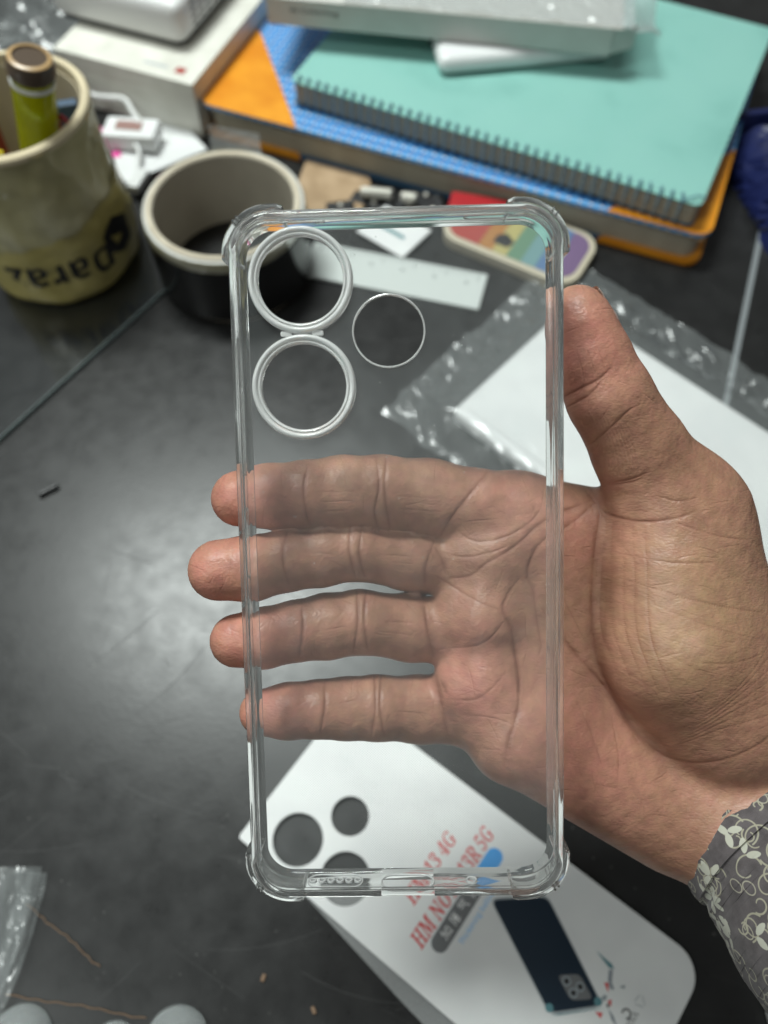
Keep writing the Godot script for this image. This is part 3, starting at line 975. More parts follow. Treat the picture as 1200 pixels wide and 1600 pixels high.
func sweep(path: Array, profile: Array, scale_at = null) -> PackedVector3Array:
	var t := PackedVector3Array()
	var rows := []
	for i in path.size():
		var row := []
		for q in profile:
			var w: Vector2 = q if scale_at == null else scale_at.call(i, q)
			var p: Vector2 = path[i][0] + path[i][1] * w.x
			row.append(Vector3(p.x, p.y, -w.y) * 0.001)
		rows.append(row)
	var n := profile.size()
	for i in path.size() - 1:
		for k in n:
			var l := (k + 1) % n
			quad(t, rows[i][k], rows[i][l], rows[i + 1][l], rows[i + 1][k])
	var flat := Geometry2D.triangulate_polygon(PackedVector2Array(profile))
	for k in range(0, flat.size(), 3):
		t.append_array([rows[0][flat[k]], rows[0][flat[k + 1]], rows[0][flat[k + 2]]])
		t.append_array([rows[-1][flat[k]], rows[-1][flat[k + 2]], rows[-1][flat[k + 1]]])
	# caps must agree with the sides: the side quad order runs with the profile, so the first cap runs against it
	var a := Geometry2D.is_polygon_clockwise(PackedVector2Array([profile[flat[0]], profile[flat[1]], profile[flat[2]]]))
	var b := Geometry2D.is_polygon_clockwise(PackedVector2Array(profile))
	if a == b:
		var from := t.size() - flat.size() * 2
		for k in range(from, t.size(), 3):
			var s := t[k + 1]
			t[k + 1] = t[k + 2]
			t[k + 2] = s
	return t

func upright(t: PackedVector3Array, c: Vector2) -> PackedVector3Array:
	# a lathe about y becomes a ring about z at c (millimetres)
	return moved(t, Transform3D(Basis(Vector3.RIGHT, PI / 2), Vector3(c.x, c.y, 0) * 0.001))

func mm(p: Array) -> Array:
	return p.map(func(q): return q * 0.001)

func phone_case(eye: Transform3D) -> void:
	var o := base("phone_case", Vector3.ZERO)
	var turn := Basis(Vector3(0.99955318, 0.01916295, 0.0229395), Vector3(-0.0212437, 0.995327, 0.0941959), Vector3(-0.02102723, -0.09464113, 0.99528936))
	o.transform = eye * Transform3D(turn.orthonormalized(), Vector3(0.00403, -0.01268, -0.1880))
	tag(o, "transparent flexible phone case with reinforced corners and three camera holes, held in the hand", "phone case")
	var path := case_path(38.2, 82.0, 9.5)
	var profile := [Vector2(-2.6, 0.05), Vector2(-1.4, 0.1), Vector2(-0.6, 0.4), Vector2(-0.15, 1.1), Vector2(0.0, 2.4), Vector2(0.0, 6.6), Vector2(-0.1, 8.4), Vector2(-0.45, 9.5), Vector2(-1.0, 9.9), Vector2(-2.5, 9.8), Vector2(-2.8, 9.3), Vector2(-2.2, 8.8), Vector2(-1.35, 8.0), Vector2(-1.3, 3.0), Vector2(-1.5, 1.9), Vector2(-2.0, 1.35), Vector2(-2.6, 1.15)]
	var frame := make(sweep(path, profile), "side_frame", M.case_clear, o, 50)
	var bar := [[Vector2(6.55, -82), Vector2(0, -1)], [Vector2(-6.35, -82), Vector2(0, -1)]]
	bar.reverse()
	make(sweep(bar, [Vector2(-2.6, 0.05), Vector2(-1.4, 0.1), Vector2(-0.7, 0.4), Vector2(-0.35, 1.1), Vector2(-0.3, 2.2), Vector2(-1.45, 2.2), Vector2(-1.6, 1.8), Vector2(-2.0, 1.35), Vector2(-2.6, 1.15)]), "port_sill", M.case_clear, frame, 50)
	make(sweep(bar, [Vector2(-0.1, 8.5), Vector2(-0.45, 9.5), Vector2(-1.0, 9.9), Vector2(-2.5, 9.8), Vector2(-2.8, 9.3), Vector2(-2.2, 8.7)]), "port_lip", M.case_clear, frame, 50)
	# back: an outer face with its fine dots and the smooth inner face
	var c1 := Vector2(-21.6, 66.0)
	var c2 := Vector2(-21.5, 42.0)
	var c3 := Vector2(-1.8, 54.2)
	var outline := rounded(Vector2(-35.58, -79.38), Vector2(35.58, 79.38), 6.88, 12)
	var holes := [circle(c1, 11.97, 64), circle(c2, 11.97, 64), circle(c3, 8.36, 64)]
	for a in [["back_panel", -0.06, M.case_dotted_face], ["inner_face", -1.15, M.case_inner_face]]:
		var f := fill(outline, holes)
		var t := PackedVector3Array()
		for i in range(0, f.size(), 3):
			var p := [Vector3(f[i].x, f[i].y, a[1]) * 0.001, Vector3(f[i + 1].x, f[i + 1].y, a[1]) * 0.001, Vector3(f[i + 2].x, f[i + 2].y, a[1]) * 0.001]
			if (p[1] - p[0]).cross(p[2] - p[0]).z > 0:
				t.append_array([p[0], p[2], p[1]])
			else:
				t.append_array(p)
		make(t, a[0], a[2], o, 40, false, func(p: Vector3, _n: Vector3): return Vector2(p.x / 0.0714 + 0.5, 0.5 - p.y / 0.1590))
	# camera rings
	for c in [c1, c2]:
		make(upright(lathe(mm([Vector2(9.75, -1.2), Vector2(9.75, 0.45), Vector2(9.9, 0.75), Vector2(10.2, 0.85), Vector2(10.42, 0.6), Vector2(10.5, 0.35), Vector2(10.62, 0.65), Vector2(10.85, 1.05), Vector2(11.2, 1.2), Vector2(11.6, 1.05), Vector2(11.85, 0.6), Vector2(11.95, 0.0), Vector2(11.95, -1.2)]), 96), c), "camera_ring", M.case_ring, o, 50)
	make(upright(lathe(mm([Vector2(7.95, -1.2), Vector2(7.95, 0.1), Vector2(8.1, 0.28), Vector2(8.28, 0.2), Vector2(8.34, -0.05), Vector2(8.34, -1.2)]), 72), c3), "camera_hole_rim", M.case_ring, o, 50)
	for s in [-1.0, 1.0]:   # the little webs that join the two big rings
		make(rbox(Vector3(-21.55 + s * 3.6 - 1.3, 53.4, 0.0) * 0.001, Vector3(-21.55 + s * 3.6 + 1.3, 54.6, 0.6) * 0.001, 0.0003), "ring_web", M.case_ring, o)
	# corner bumpers with their ribs
	for sx in [-1.0, 1.0]:
		for sy in [-1.0, 1.0]:
			var arc := []
			arc.append([Vector2(sx * 25.6, sy * 82.0), Vector2(0, sy)])
			arc.append([Vector2(sx * 27.2, sy * 82.0), Vector2(0, sy)])
			for i in 17:
				var q := PI / 2 * i / 16.0
				var nn := Vector2(sx * sin(q), sy * cos(q))
				arc.append([Vector2(sx * 28.7, sy * 72.5) + nn * 9.5, nn])
			arc.append([Vector2(sx * 38.2, sy * 71.6), Vector2(sx, 0)])
			arc.append([Vector2(sx * 38.2, sy * 70.8), Vector2(sx, 0)])
			var last := arc.size() - 1
			var bump := make(sweep(arc, [Vector2(0.12, 1.0), Vector2(0.9, 0.9), Vector2(1.45, 1.6), Vector2(1.7, 3.0), Vector2(1.7, 7.6), Vector2(1.45, 9.0), Vector2(0.9, 9.7), Vector2(0.12, 9.7)], func(i: int, q: Vector2):
				return Vector2(0.12 + (q.x - 0.12) * (0.6 if i == 0 or i == last else 1.0), q.y)), "corner_bumper", M.case_clear, o, 55)
			for k in [-0.055, 0.055]:
				var q: float = PI / 4 + k
				var nn := Vector3(sx * sin(q), sy * cos(q), 0)
				var at := (Vector3(sx * 28.7, sy * 72.5, 0) + nn * 10.95) * 0.001
				var side := Vector3(nn.y, -nn.x, 0)
				make(moved(rbox(Vector3(-0.28, -0.45, -9.0) * 0.001, Vector3(0.28, 0.3, -1.2) * 0.001, 0.0002), Transform3D(Basis(side, nn, side.cross(nn)), at)), "rib", M.case_clear, bump)
			for e in [[Vector2(sx * 25.6, sy * 82.0), Vector2(0, sy)], [Vector2(sx * 38.2, sy * 70.8), Vector2(sx, 0)]]:
				var nn := Vector3(e[1].x, e[1].y, 0)
				var side := Vector3(nn.y, -nn.x, 0)
				make(moved(rbox(Vector3(-0.35, -2.4, -9.0) * 0.001, Vector3(0.35, -1.45, -2.6) * 0.001, 0.0002), Transform3D(Basis(side, nn, side.cross(nn)), Vector3(e[0].x, e[0].y, 0) * 0.001)), "rib", M.case_clear, bump)
	# speaker grille: a sunk slot outline and six raised rings on the bottom wall; microphone ring; side button relief
	for i in 6:
		var ring := lathe(mm([Vector2(0.55, -0.2), Vector2(0.55, 0.3), Vector2(0.75, 0.4), Vector2(0.95, 0.3), Vector2(0.95, -0.2)]), 20)
		make(moved(ring, Transform3D(Basis(), Vector3(-23.6 + i * 2.25, -80.2, -5.4) * 0.001)), "speaker_hole", M.case_cut_edge, o, 45)
	for x in [16.0, -17.5]:
		var y := -80.4 if x > 0 else 80.35
		make(moved(lathe(mm([Vector2(0.95, -0.3), Vector2(0.95, 0.3), Vector2(1.3, 0.42), Vector2(1.45, -0.3)]), 24), Transform3D(Basis(), Vector3(x, y, -5.4) * 0.001)), "microphone_hole", M.case_cut_edge, o, 45)
	make(moved(tube(loop_path(5.0, 1.6), 0.22 * 0.001, 6, true), Transform3D(Basis(), Vector3(21.0, 80.3, -5.4) * 0.001)), "top_opening_rim", M.case_cut_edge, o, 60)
	make(moved(tube(loop_path(6.8, 2.9), 0.22 * 0.001, 6, true), Transform3D(Basis(), Vector3(-18.0, -80.2, -5.3) * 0.001)), "speaker_slot_rim", M.case_cut_edge, o, 60)
	make(moved(tube(loop_path(6.5, 3.1), 0.26 * 0.001, 6, true), Transform3D(Basis(), Vector3(0.1, -80.6, -5.4) * 0.001)), "charging_port_rim", M.case_cut_edge, o, 60)
	for a in [[5.5, 8.3, 2.2], [32.0, 10.0, 1.9]]:
		make(moved(tube(loop_path(a[1], a[2]), 0.4 * 0.001, 8, true), Transform3D(Basis(Vector3(0, 1, 0), Vector3(-1, 0, 0), Vector3(0, 0, 1)), Vector3(-38.0, a[0], -5.2) * 0.001)), "button_cover", M.case_ring, o, 60)

# a long rounded loop in the x-z plane, half length a, half width b (millimetres in, metres out)
func loop_path(a: float, b: float) -> PackedVector3Array:
	var p := PackedVector3Array()
	for q in rounded(Vector2(-a, -b), Vector2(a, b), minf(a, b) * 0.96, 7):
		p.append(Vector3(q.x, 0, q.y) * 0.001)
	return p

# ---------------------------------------------------------------- lettering
func lettering(words: String, font_name: String, weight: int, height: float, width: float) -> PackedVector3Array:
	# flat letters in the x-y plane, centred, scaled to the given height of the capitals and width of the line
	var f := SystemFont.new()
	f.font_names = PackedStringArray([font_name])
	f.font_weight = weight
	var m := TextMesh.new()
	m.text = words
	m.font = f
	m.font_size = 48
	m.pixel_size = 0.001
	m.depth = 0.004
	m.curve_step = 2.0
	var a := m.surface_get_arrays(0)
	var t := PackedVector3Array()
	var v: PackedVector3Array = a[Mesh.ARRAY_VERTEX]
	for s in m.get_surface_count():
		a = m.surface_get_arrays(s)
		v = a[Mesh.ARRAY_VERTEX]
		if a[Mesh.ARRAY_INDEX] != null:
			for i in a[Mesh.ARRAY_INDEX]:
				t.append(v[i])
		else:
			t.append_array(v)
	var lo := Vector3.ONE * 1e9
	var hi := -lo
	for p in t:
		lo = lo.min(p)
		hi = hi.max(p)
	var k := Vector3(width / (hi.x - lo.x), height / (hi.y - lo.y), 0.00004 / (hi.z - lo.z))
	for i in t.size():
		t[i] = (t[i] - (lo + hi) / 2.0) * k
	return t

# Splits triangles until no edge is longer than the limit.
func finer(t: PackedVector3Array, limit: float) -> PackedVector3Array:
	var todo := t.duplicate()
	var out := PackedVector3Array()
	while todo.size():
		var next := PackedVector3Array()
		for i in range(0, todo.size(), 3):
			var a := todo[i]
			var b := todo[i + 1]
			var c := todo[i + 2]
			var ab := a.distance_to(b)
			var bc := b.distance_to(c)
			var ca := c.distance_to(a)
			var most := maxf(ab, maxf(bc, ca))
			if most <= limit:
				out.append_array([a, b, c])
			elif most == ab:
				var m := (a + b) / 2
				next.append_array([a, m, c, m, b, c])
			elif most == bc:
				var m := (b + c) / 2
				next.append_array([a, b, m, a, m, c])
			else:
				var m := (c + a) / 2
				next.append_array([a, b, m, m, b, c])
		todo = next
	return out

# ---------------------------------------------------------------- desk
func desk() -> void:
	var o := base("table_top", Vector3.ZERO)
	o.set_meta("kind", "structure")
	make(rbox(Vector3(-0.75, -0.03, -1.05), Vector3(0.75, 0.0, 0.45), 0.002), "slab", M.desk_laminate, o)
	var a := Vector3(0.2275, 0.0002, -0.3625)
	var b := Vector3(0.1888, 0.0002, -0.2573)
	var d := (b - a).normalized()
	var s := d.cross(Vector3.UP) * 0.0016
	var p := a - d * 0.4
	var q := b + d * 0.08
	make(slab(PackedVector2Array([Vector2((p + s).x, -(p + s).z), Vector2((q + s).x, -(q + s).z), Vector2((q - s).x, -(q - s).z), Vector2((p - s).x, -(p - s).z)]), 0.0001, 0.0006), "joint", M.joint_filler, o)
	# a sheet of glass under the cup
	var e := Vector2(-0.210, 0.2403)
	var f := Vector2(-0.1328, 0.3494)
	var g := (f - e).normalized()
	var n := Vector2(-g.y, g.x)
	var sheet := base("glass_sheet", Vector3.ZERO)
	tag(sheet, "thin sheet of glass lying on the black desk under the wrapped cup", "glass sheet")
	make(slab(PackedVector2Array([e - g * 0.12, f + g * 0.03, f + g * 0.03 + n * 0.3, e - g * 0.12 + n * 0.3]), 0.0003, 0.0028), "pane", M.sheet_glass, sheet)
	make(slab(PackedVector2Array([e - g * 0.12, f + g * 0.03, f + g * 0.03 - n * 0.0004, e - g * 0.12 - n * 0.0004]), 0.0003, 0.0028), "edge", M.glass_edge, sheet)
	tag(make(moved(rbox(Vector3(-0.0055, 0.0003, -0.0013), Vector3(0.0055, 0.003, 0.0013), 0.0006), Transform3D(Basis(Vector3.UP, 0.6), Vector3(-0.1768, 0, -0.209))), "rubber_stub", M.black_part), "tiny black stub lying alone on the grey sheen of the desk", "stub")

# ---------------------------------------------------------------- the printed card in its sleeve
func insert_card() -> void:
	var u := Vector2(0.80, 0.60)
	var at := Vector2(-0.0621, -0.0384)
	var o := base_along("insert_card", Vector3(at.x, 0.0, at.y), u)
	# local x runs along the card, local -z across it
	tag(o, "white printed cardboard insert with three round holes and red lettering, below the case", "card")
	var outline := PackedVector2Array()
	for q in rounded(Vector2(0.09, 0), Vector2(0.1805, 0.076), 0.012, 8):
		if q.x > 0.11:
			outline.append(q)
	for q in rounded(Vector2(0, 0), Vector2(0.08, 0.076), 0.0015, 4):
		if q.x < 0.06:
			outline.append(q)
	outline = Geometry2D.convex_hull(outline)
	outline.remove_at(outline.size() - 1)
	var holes := [circle(Vector2(0.0209, 0.0146), 0.0108, 40), circle(Vector2(0.0464, 0.0148), 0.0105, 40), circle(Vector2(0.0329, 0.0353), 0.0082, 40)]
	make(slab(outline, 0.0022, 0.0030, holes), "card_sheet", M.white_card, o)
	var top := 0.00305
	var across := func(words: String, font: String, weight: int, h: float, uc: float, v0: float, v1: float, material: Material, slant: float, called: String) -> void:
		var t := lettering(words, font, weight, h, v1 - v0 - absf(slant) * h)
		for i in t.size():
			var x := t[i].x + t[i].y * slant
			t[i] = Vector3(uc - t[i].y, top + 0.00002 + t[i].z, -((v0 + v1) / 2 + x))
		make(t, called, material, o, 20, true)
	across.call("HM 13 4G", "Droid Serif", 700, 0.0062, 0.0722, 0.0235, 0.0560, M.red_ink, 0.18, "red_lettering")
	across.call("HM NOTE 13R 5G", "Droid Serif", 700, 0.0066, 0.0838, 0.0125, 0.0672, M.red_ink, 0.18, "red_lettering")
	across.call("Thickening balloon", "Droid Sans", 400, 0.0030, 0.0985, 0.0235, 0.0485, M.pale_blue_ink, 0.15, "blue_lettering")
	across.call("MADE IN CHINA", "Droid Serif", 400, 0.0024, 0.1660, 0.0205, 0.0455, M.grey_ink, 0.0, "origin_lettering")
	print_on(rounded(Vector2(0.0880, 0.0155), Vector2(0.0950, 0.0625), 0.0034, 6), top, "blue_pill", M.blue_ink, o)
	var pill := rounded(Vector2(0.0880, 0.0155), Vector2(0.0950, 0.0625), 0.0034, 6)
	var g := PackedVector2Array()
	for q in pill:
		g.append(Vector2(q.x, minf(q.y, 0.0468 - (q.x - 0.0915) * 0.45)))
	print_on(g, top + 0.00007, "grey_pill", M.grey_ink, o)
	# four small white characters: strokes on a 10 by 10 square, x along the line, y up
	var glyphs := [
		[[0, 7, 4, 7], [2, 10, 2, 4], [2, 4, 0, 1], [4, 7, 4, 2], [4, 2, 3, 1], [6, 8, 9, 8], [6, 8, 6, 1], [9, 8, 9, 1], [6, 2, 9, 2]],
		[[1, 9, 9, 9], [2, 9, 1, 1], [4, 7, 8, 7], [4, 7, 4, 5], [8, 7, 8, 5], [4, 5, 8, 5], [4, 6, 8, 6], [3, 4, 8, 4], [6, 4, 6, 0], [3, 2, 9, 2]],
		[[2, 10, 1, 7], [2, 9, 9, 9], [2, 7, 8, 7], [1, 5, 7, 5], [7, 5, 8, 1], [8, 1, 9, 2]],
		[[1, 9, 9, 9], [5, 10, 5, 6], [3, 8, 7, 8], [1, 7, 9, 7], [2, 5, 8, 5], [2, 6, 2, 4], [8, 6, 8, 4], [1, 3, 9, 3], [4, 3, 2, 0], [5, 3, 8, 0]]]
	for k in 4:
		var t := PackedVector3Array()
		for s in glyphs[k]:
			var a := Vector2(0.0915 - (s[1] - 5) * 0.00045, 0.0215 + k * 0.0062 + s[0] * 0.00045)
			var b := Vector2(0.0915 - (s[3] - 5) * 0.00045, 0.0215 + k * 0.0062 + s[2] * 0.00045)
			var d := (b - a).normalized()
			var n := Vector2(-d.y, d.x) * 0.00022
			t.append_array(slab(PackedVector2Array([a + n, b + n, b - n, a - n]), top + 0.00014, top + 0.00018))
		make(t, "white_character", M.white_ink, o)
	# the picture of a phone in a case
	var c := [Vector2(0.0995, 0.0445), Vector2(0.1172, 0.0592), Vector2(0.1540, 0.0394), Vector2(0.1392, 0.0250)]
	var mid: Vector2 = (c[0] + c[1] + c[2] + c[3]) / 4.0
	var soft := func(pts: Array, r: float) -> PackedVector2Array:
		var out := PackedVector2Array()
		var n := pts.size()
		for i in n:
			var p: Vector2 = pts[i]
			var a: Vector2 = p + (pts[(i + n - 1) % n] - p).normalized() * r
			var b: Vector2 = p + (pts[(i + 1) % n] - p).normalized() * r
			for s in 5:
				var w := s / 4.0
				out.append(a.lerp(p, w).lerp(p.lerp(b, w), w))
		return out
	var grown := c.map(func(p): return p + (p - mid).normalized() * 0.0010)
	print_on(soft.call(grown, 0.0035), top, "phone_picture_edge", M.light_print, o)
	print_on(soft.call([c[3] + Vector2(0.0008, -0.0006), c[3] + Vector2(0.0035, 0.0015), c[2] + Vector2(-0.001, -0.0028), c[2] + Vector2(0.0012, -0.0004)], 0.0006), top + 0.00006, "phone_picture_rim", M.teal_ink, o)
	print_on(soft.call(c, 0.0030), top + 0.00012, "phone_picture", M.navy_ink, o)
	var w := Vector2(c[1] - c[0]).normalized()
	var l := Vector2(c[3] - c[0]).normalized()
	var lens0: Vector2 = c[2] - w * 0.0108 - l * 0.0118
	var pts := [lens0, lens0 + w * 0.0088, lens0 + w * 0.0088 + l * 0.0096, lens0 + l * 0.0096]
	print_on(soft.call(pts, 0.002), top + 0.0002, "phone_picture_camera", M.grey_ink, o)
	for q in [Vector2(0.26, 0.25), Vector2(0.28, 0.72), Vector2(0.72, 0.5)]:
		print_on(circle(lens0 + w * 0.0088 * q.x + l * 0.0096 * q.y, 0.0017, 16), top + 0.00027, "phone_picture_lens", M.light_print, o)
		print_on(circle(lens0 + w * 0.0088 * q.x + l * 0.0096 * q.y, 0.0011, 16), top + 0.00034, "phone_picture_lens", M.black_ink, o)
	for q in [c[3], c[2]]:
		print_on(circle(q + (mid - q).normalized() * 0.0016, 0.0016, 12), top + 0.00020, "phone_picture_corner", M.teal_ink, o)
	# splinters where the pictured corner strikes
	var loc := func(x: float, z: float) -> Vector2:
		var r := Vector2(x, z) - at
		return Vector2(r.dot(u), r.dot(Vector2(0.60, -0.80)))
	for s in [["teal_ink", [0.0850, 0.0040, 0.0885, 0.0070, 0.0905, 0.0085, 0.0915, 0.0105, 0.0893, 0.0098, 0.0878, 0.0078]], ["smoke_ink", [0.0893, 0.0104, 0.0908, 0.0108, 0.0898, 0.0150, 0.0905, 0.0175, 0.0888, 0.0172, 0.0884, 0.0140]], ["red_ink", [0.0868, 0.0150, 0.0885, 0.0152, 0.0880, 0.0185]], ["red_ink", [0.0820, 0.0248, 0.0850, 0.0252, 0.0838, 0.0270]], ["red_ink", [0.0872, 0.0212, 0.0890, 0.0208, 0.0884, 0.0232]], ["smoke_ink", [0.0872, 0.0236, 0.0890, 0.0262, 0.0900, 0.0300, 0.0880, 0.0275]], ["light_print", [0.0850, 0.0200, 0.0868, 0.0190, 0.0874, 0.0200, 0.0858, 0.0215]], ["light_print", [0.0925, 0.0165, 0.0950, 0.0158, 0.0945, 0.0172]], ["black_ink", [0.0866, 0.0222, 0.0880, 0.0224, 0.0872, 0.0238]]]:
		var poly := PackedVector2Array()
		for i in range(0, s[1].size(), 2):
			poly.append(loc.call(s[1][i], s[1][i + 1]))
		print_on(poly, top + 0.00004, "splinter_print", M[s[0]], o)
	# recycling marks
	var r0: Vector2 = loc.call(0.0941, 0.0255)
	make(moved(lathe(mm([Vector2(1.3, 0), Vector2(1.9, 0), Vector2(1.9, 0.04), Vector2(1.3, 0.04)]), 20, 0.4, 5.2), Transform3D(Basis(), Vector3(r0.x, top, -r0.y))), "round_mark", M.black_ink, o, 40, false)
	var r1: Vector2 = loc.call(0.1000, 0.0214)
	for k in 3:
		var a := r1 + Vector2.from_angle(k * TAU / 3) * 0.0022
		var b := r1 + Vector2.from_angle((k + 0.8) * TAU / 3) * 0.0022
		var n := (b - a).orthogonal().normalized() * 0.00018
		print_on(PackedVector2Array([a + n, b + n, b - n, a - n]), top, "triangle_mark", M.pale_grey_ink, o)
	# the clear sleeve it came in
	var f := base_along("card_sleeve", Vector3(at.x, 0.0, at.y), u)
	tag(f, "speckled translucent plastic sleeve showing along the lower left edge of the printed card", "sleeve")
	make(slab(PackedVector2Array([Vector2(0.02, 0.001), Vector2(0.045, -0.0012), Vector2(0.09, -0.0065), Vector2(0.20, -0.0165), Vector2(0.20, 0.05), Vector2(0.10, 0.04), Vector2(0.06, 0.02)]), 0.0006, 0.0012), "film", M.speckled_film, f)

# ---------------------------------------------------------------- books
func books() -> void:
	var u := Vector2(0.3140, 0.1238).normalized()
	var o := base_along("hardback_book", Vector3(-0.1245, 0.0, -0.4930), u)
	tag(o, "thick hardback register with blue checked cover and orange corners under the mint notebook", "book")
	var L := 0.3420
	var D := 0.215
	make(slab(rounded(Vector2(0, 0), Vector2(L, D), 0.010, 6), 0.0225, 0.0250), "front_cover", M.blue_check_cover, o)
	make(slab(rounded(Vector2(0, 0), Vector2(L, D), 0.010, 6), 0.0008, 0.0030), "back_cover", M.dark_blue_cover, o)
	make(slab(rounded(Vector2(0.004, 0.004), Vector2(L - 0.004, D - 0.003), 0.009, 6), 0.0030, 0.0225), "page_block", M.page_edges, o)
	var clip := func(poly: Array) -> PackedVector2Array:
		return Geometry2D.intersect_polygons(PackedVector2Array(poly), rounded(Vector2(0.0, 0.0), Vector2(L, D), 0.010, 6))[0]
	for a in [[[Vector2(-0.01, -0.01), Vector2(0.0805, -0.01), Vector2(0.0725, 0.0), Vector2(0.006, 0.085), Vector2(-0.01, 0.095)]], [[Vector2(L - 0.072, -0.01), Vector2(L + 0.01, -0.01), Vector2(L + 0.01, 0.10), Vector2(L - 0.001, 0.082), Vector2(L - 0.063, 0.0)]]]:
		make(slab(clip.call(a[0]), 0.0251, 0.0254), "orange_corner", M.orange_cover, o)
		make(slab(Geometry2D.offset_polygon(clip.call(a[0]), 0.0004)[0], 0.00065, 0.0032), "orange_corner", M.orange_cover, o)
	# worn cardboard showing at the near right corner
	make(moved(rbox(Vector3(L - 0.012, 0.0190, -0.008), Vector3(L - 0.003, 0.0222, -0.0015), 0.001), Transform3D()), "frayed_corner", M.kraft_card, o)

	var nu := Vector2(0.2433, 0.1154).normalized()
	var n := base_along("spiral_notebook", Vector3(-0.0612, 0.0256, -0.4905), nu)
	tag(n, "mint green spiral notebook lying on the blue checked book", "notebook")
	var NL := 0.2710
	var ND := 0.190
	make(slab(rounded(Vector2(0, 0), Vector2(NL, ND), 0.005, 5), 0.0156, 0.0163), "front_cover", M.mint_cover, n)
	make(slab(rounded(Vector2(0.001, 0.0015), Vector2(NL - 0.001, ND - 0.001), 0.004, 5), 0.0012, 0.0155), "page_block", M.page_edges, n)
	make(slab(rounded(Vector2(0, 0), Vector2(NL, ND), 0.005, 5), 0.0003, 0.0011), "back_cover", M.dark_blue_cover, n)
	var count := 40
	var ring := PackedVector3Array()
	for i in 20:
		var a := TAU * i / 20.0
		ring.append(Vector3(0.0006 * sin(a), 0.0084 + 0.0110 * cos(a), -0.0026 + 0.0050 * sin(a)))
	var rm := mesh_of(tube(ring, 0.00062, 6, true), 60)
	var hm := mesh_of(slab(rounded(Vector2(-0.0011, -0.0011), Vector2(0.0011, 0.0011), 0.0010, 4), 0.0, 0.00006), 40)
	for i in count:
		var x := lerpf(0.006, NL - 0.012, float(i) / (count - 1))
		var r := put(rm, "wire_ring", M.wire_blue, n)
		r.position = Vector3(x, 0, 0)
		r.rotation.y = 0.10 * sin(i * 2.3)
		var h := put(hm, "punched_hole", M.punched_hole, n)
		h.position = Vector3(x, 0.01632, -0.0046)
	make(tube(PackedVector3Array([Vector3(NL - 0.012, 0.0172, 0.0018), Vector3(NL - 0.008, 0.0185, -0.002), Vector3(NL - 0.004, 0.0190, -0.0055), Vector3(NL + 0.001, 0.0186, -0.006)]), 0.0005, 6), "wire_end", M.wire_blue, n)

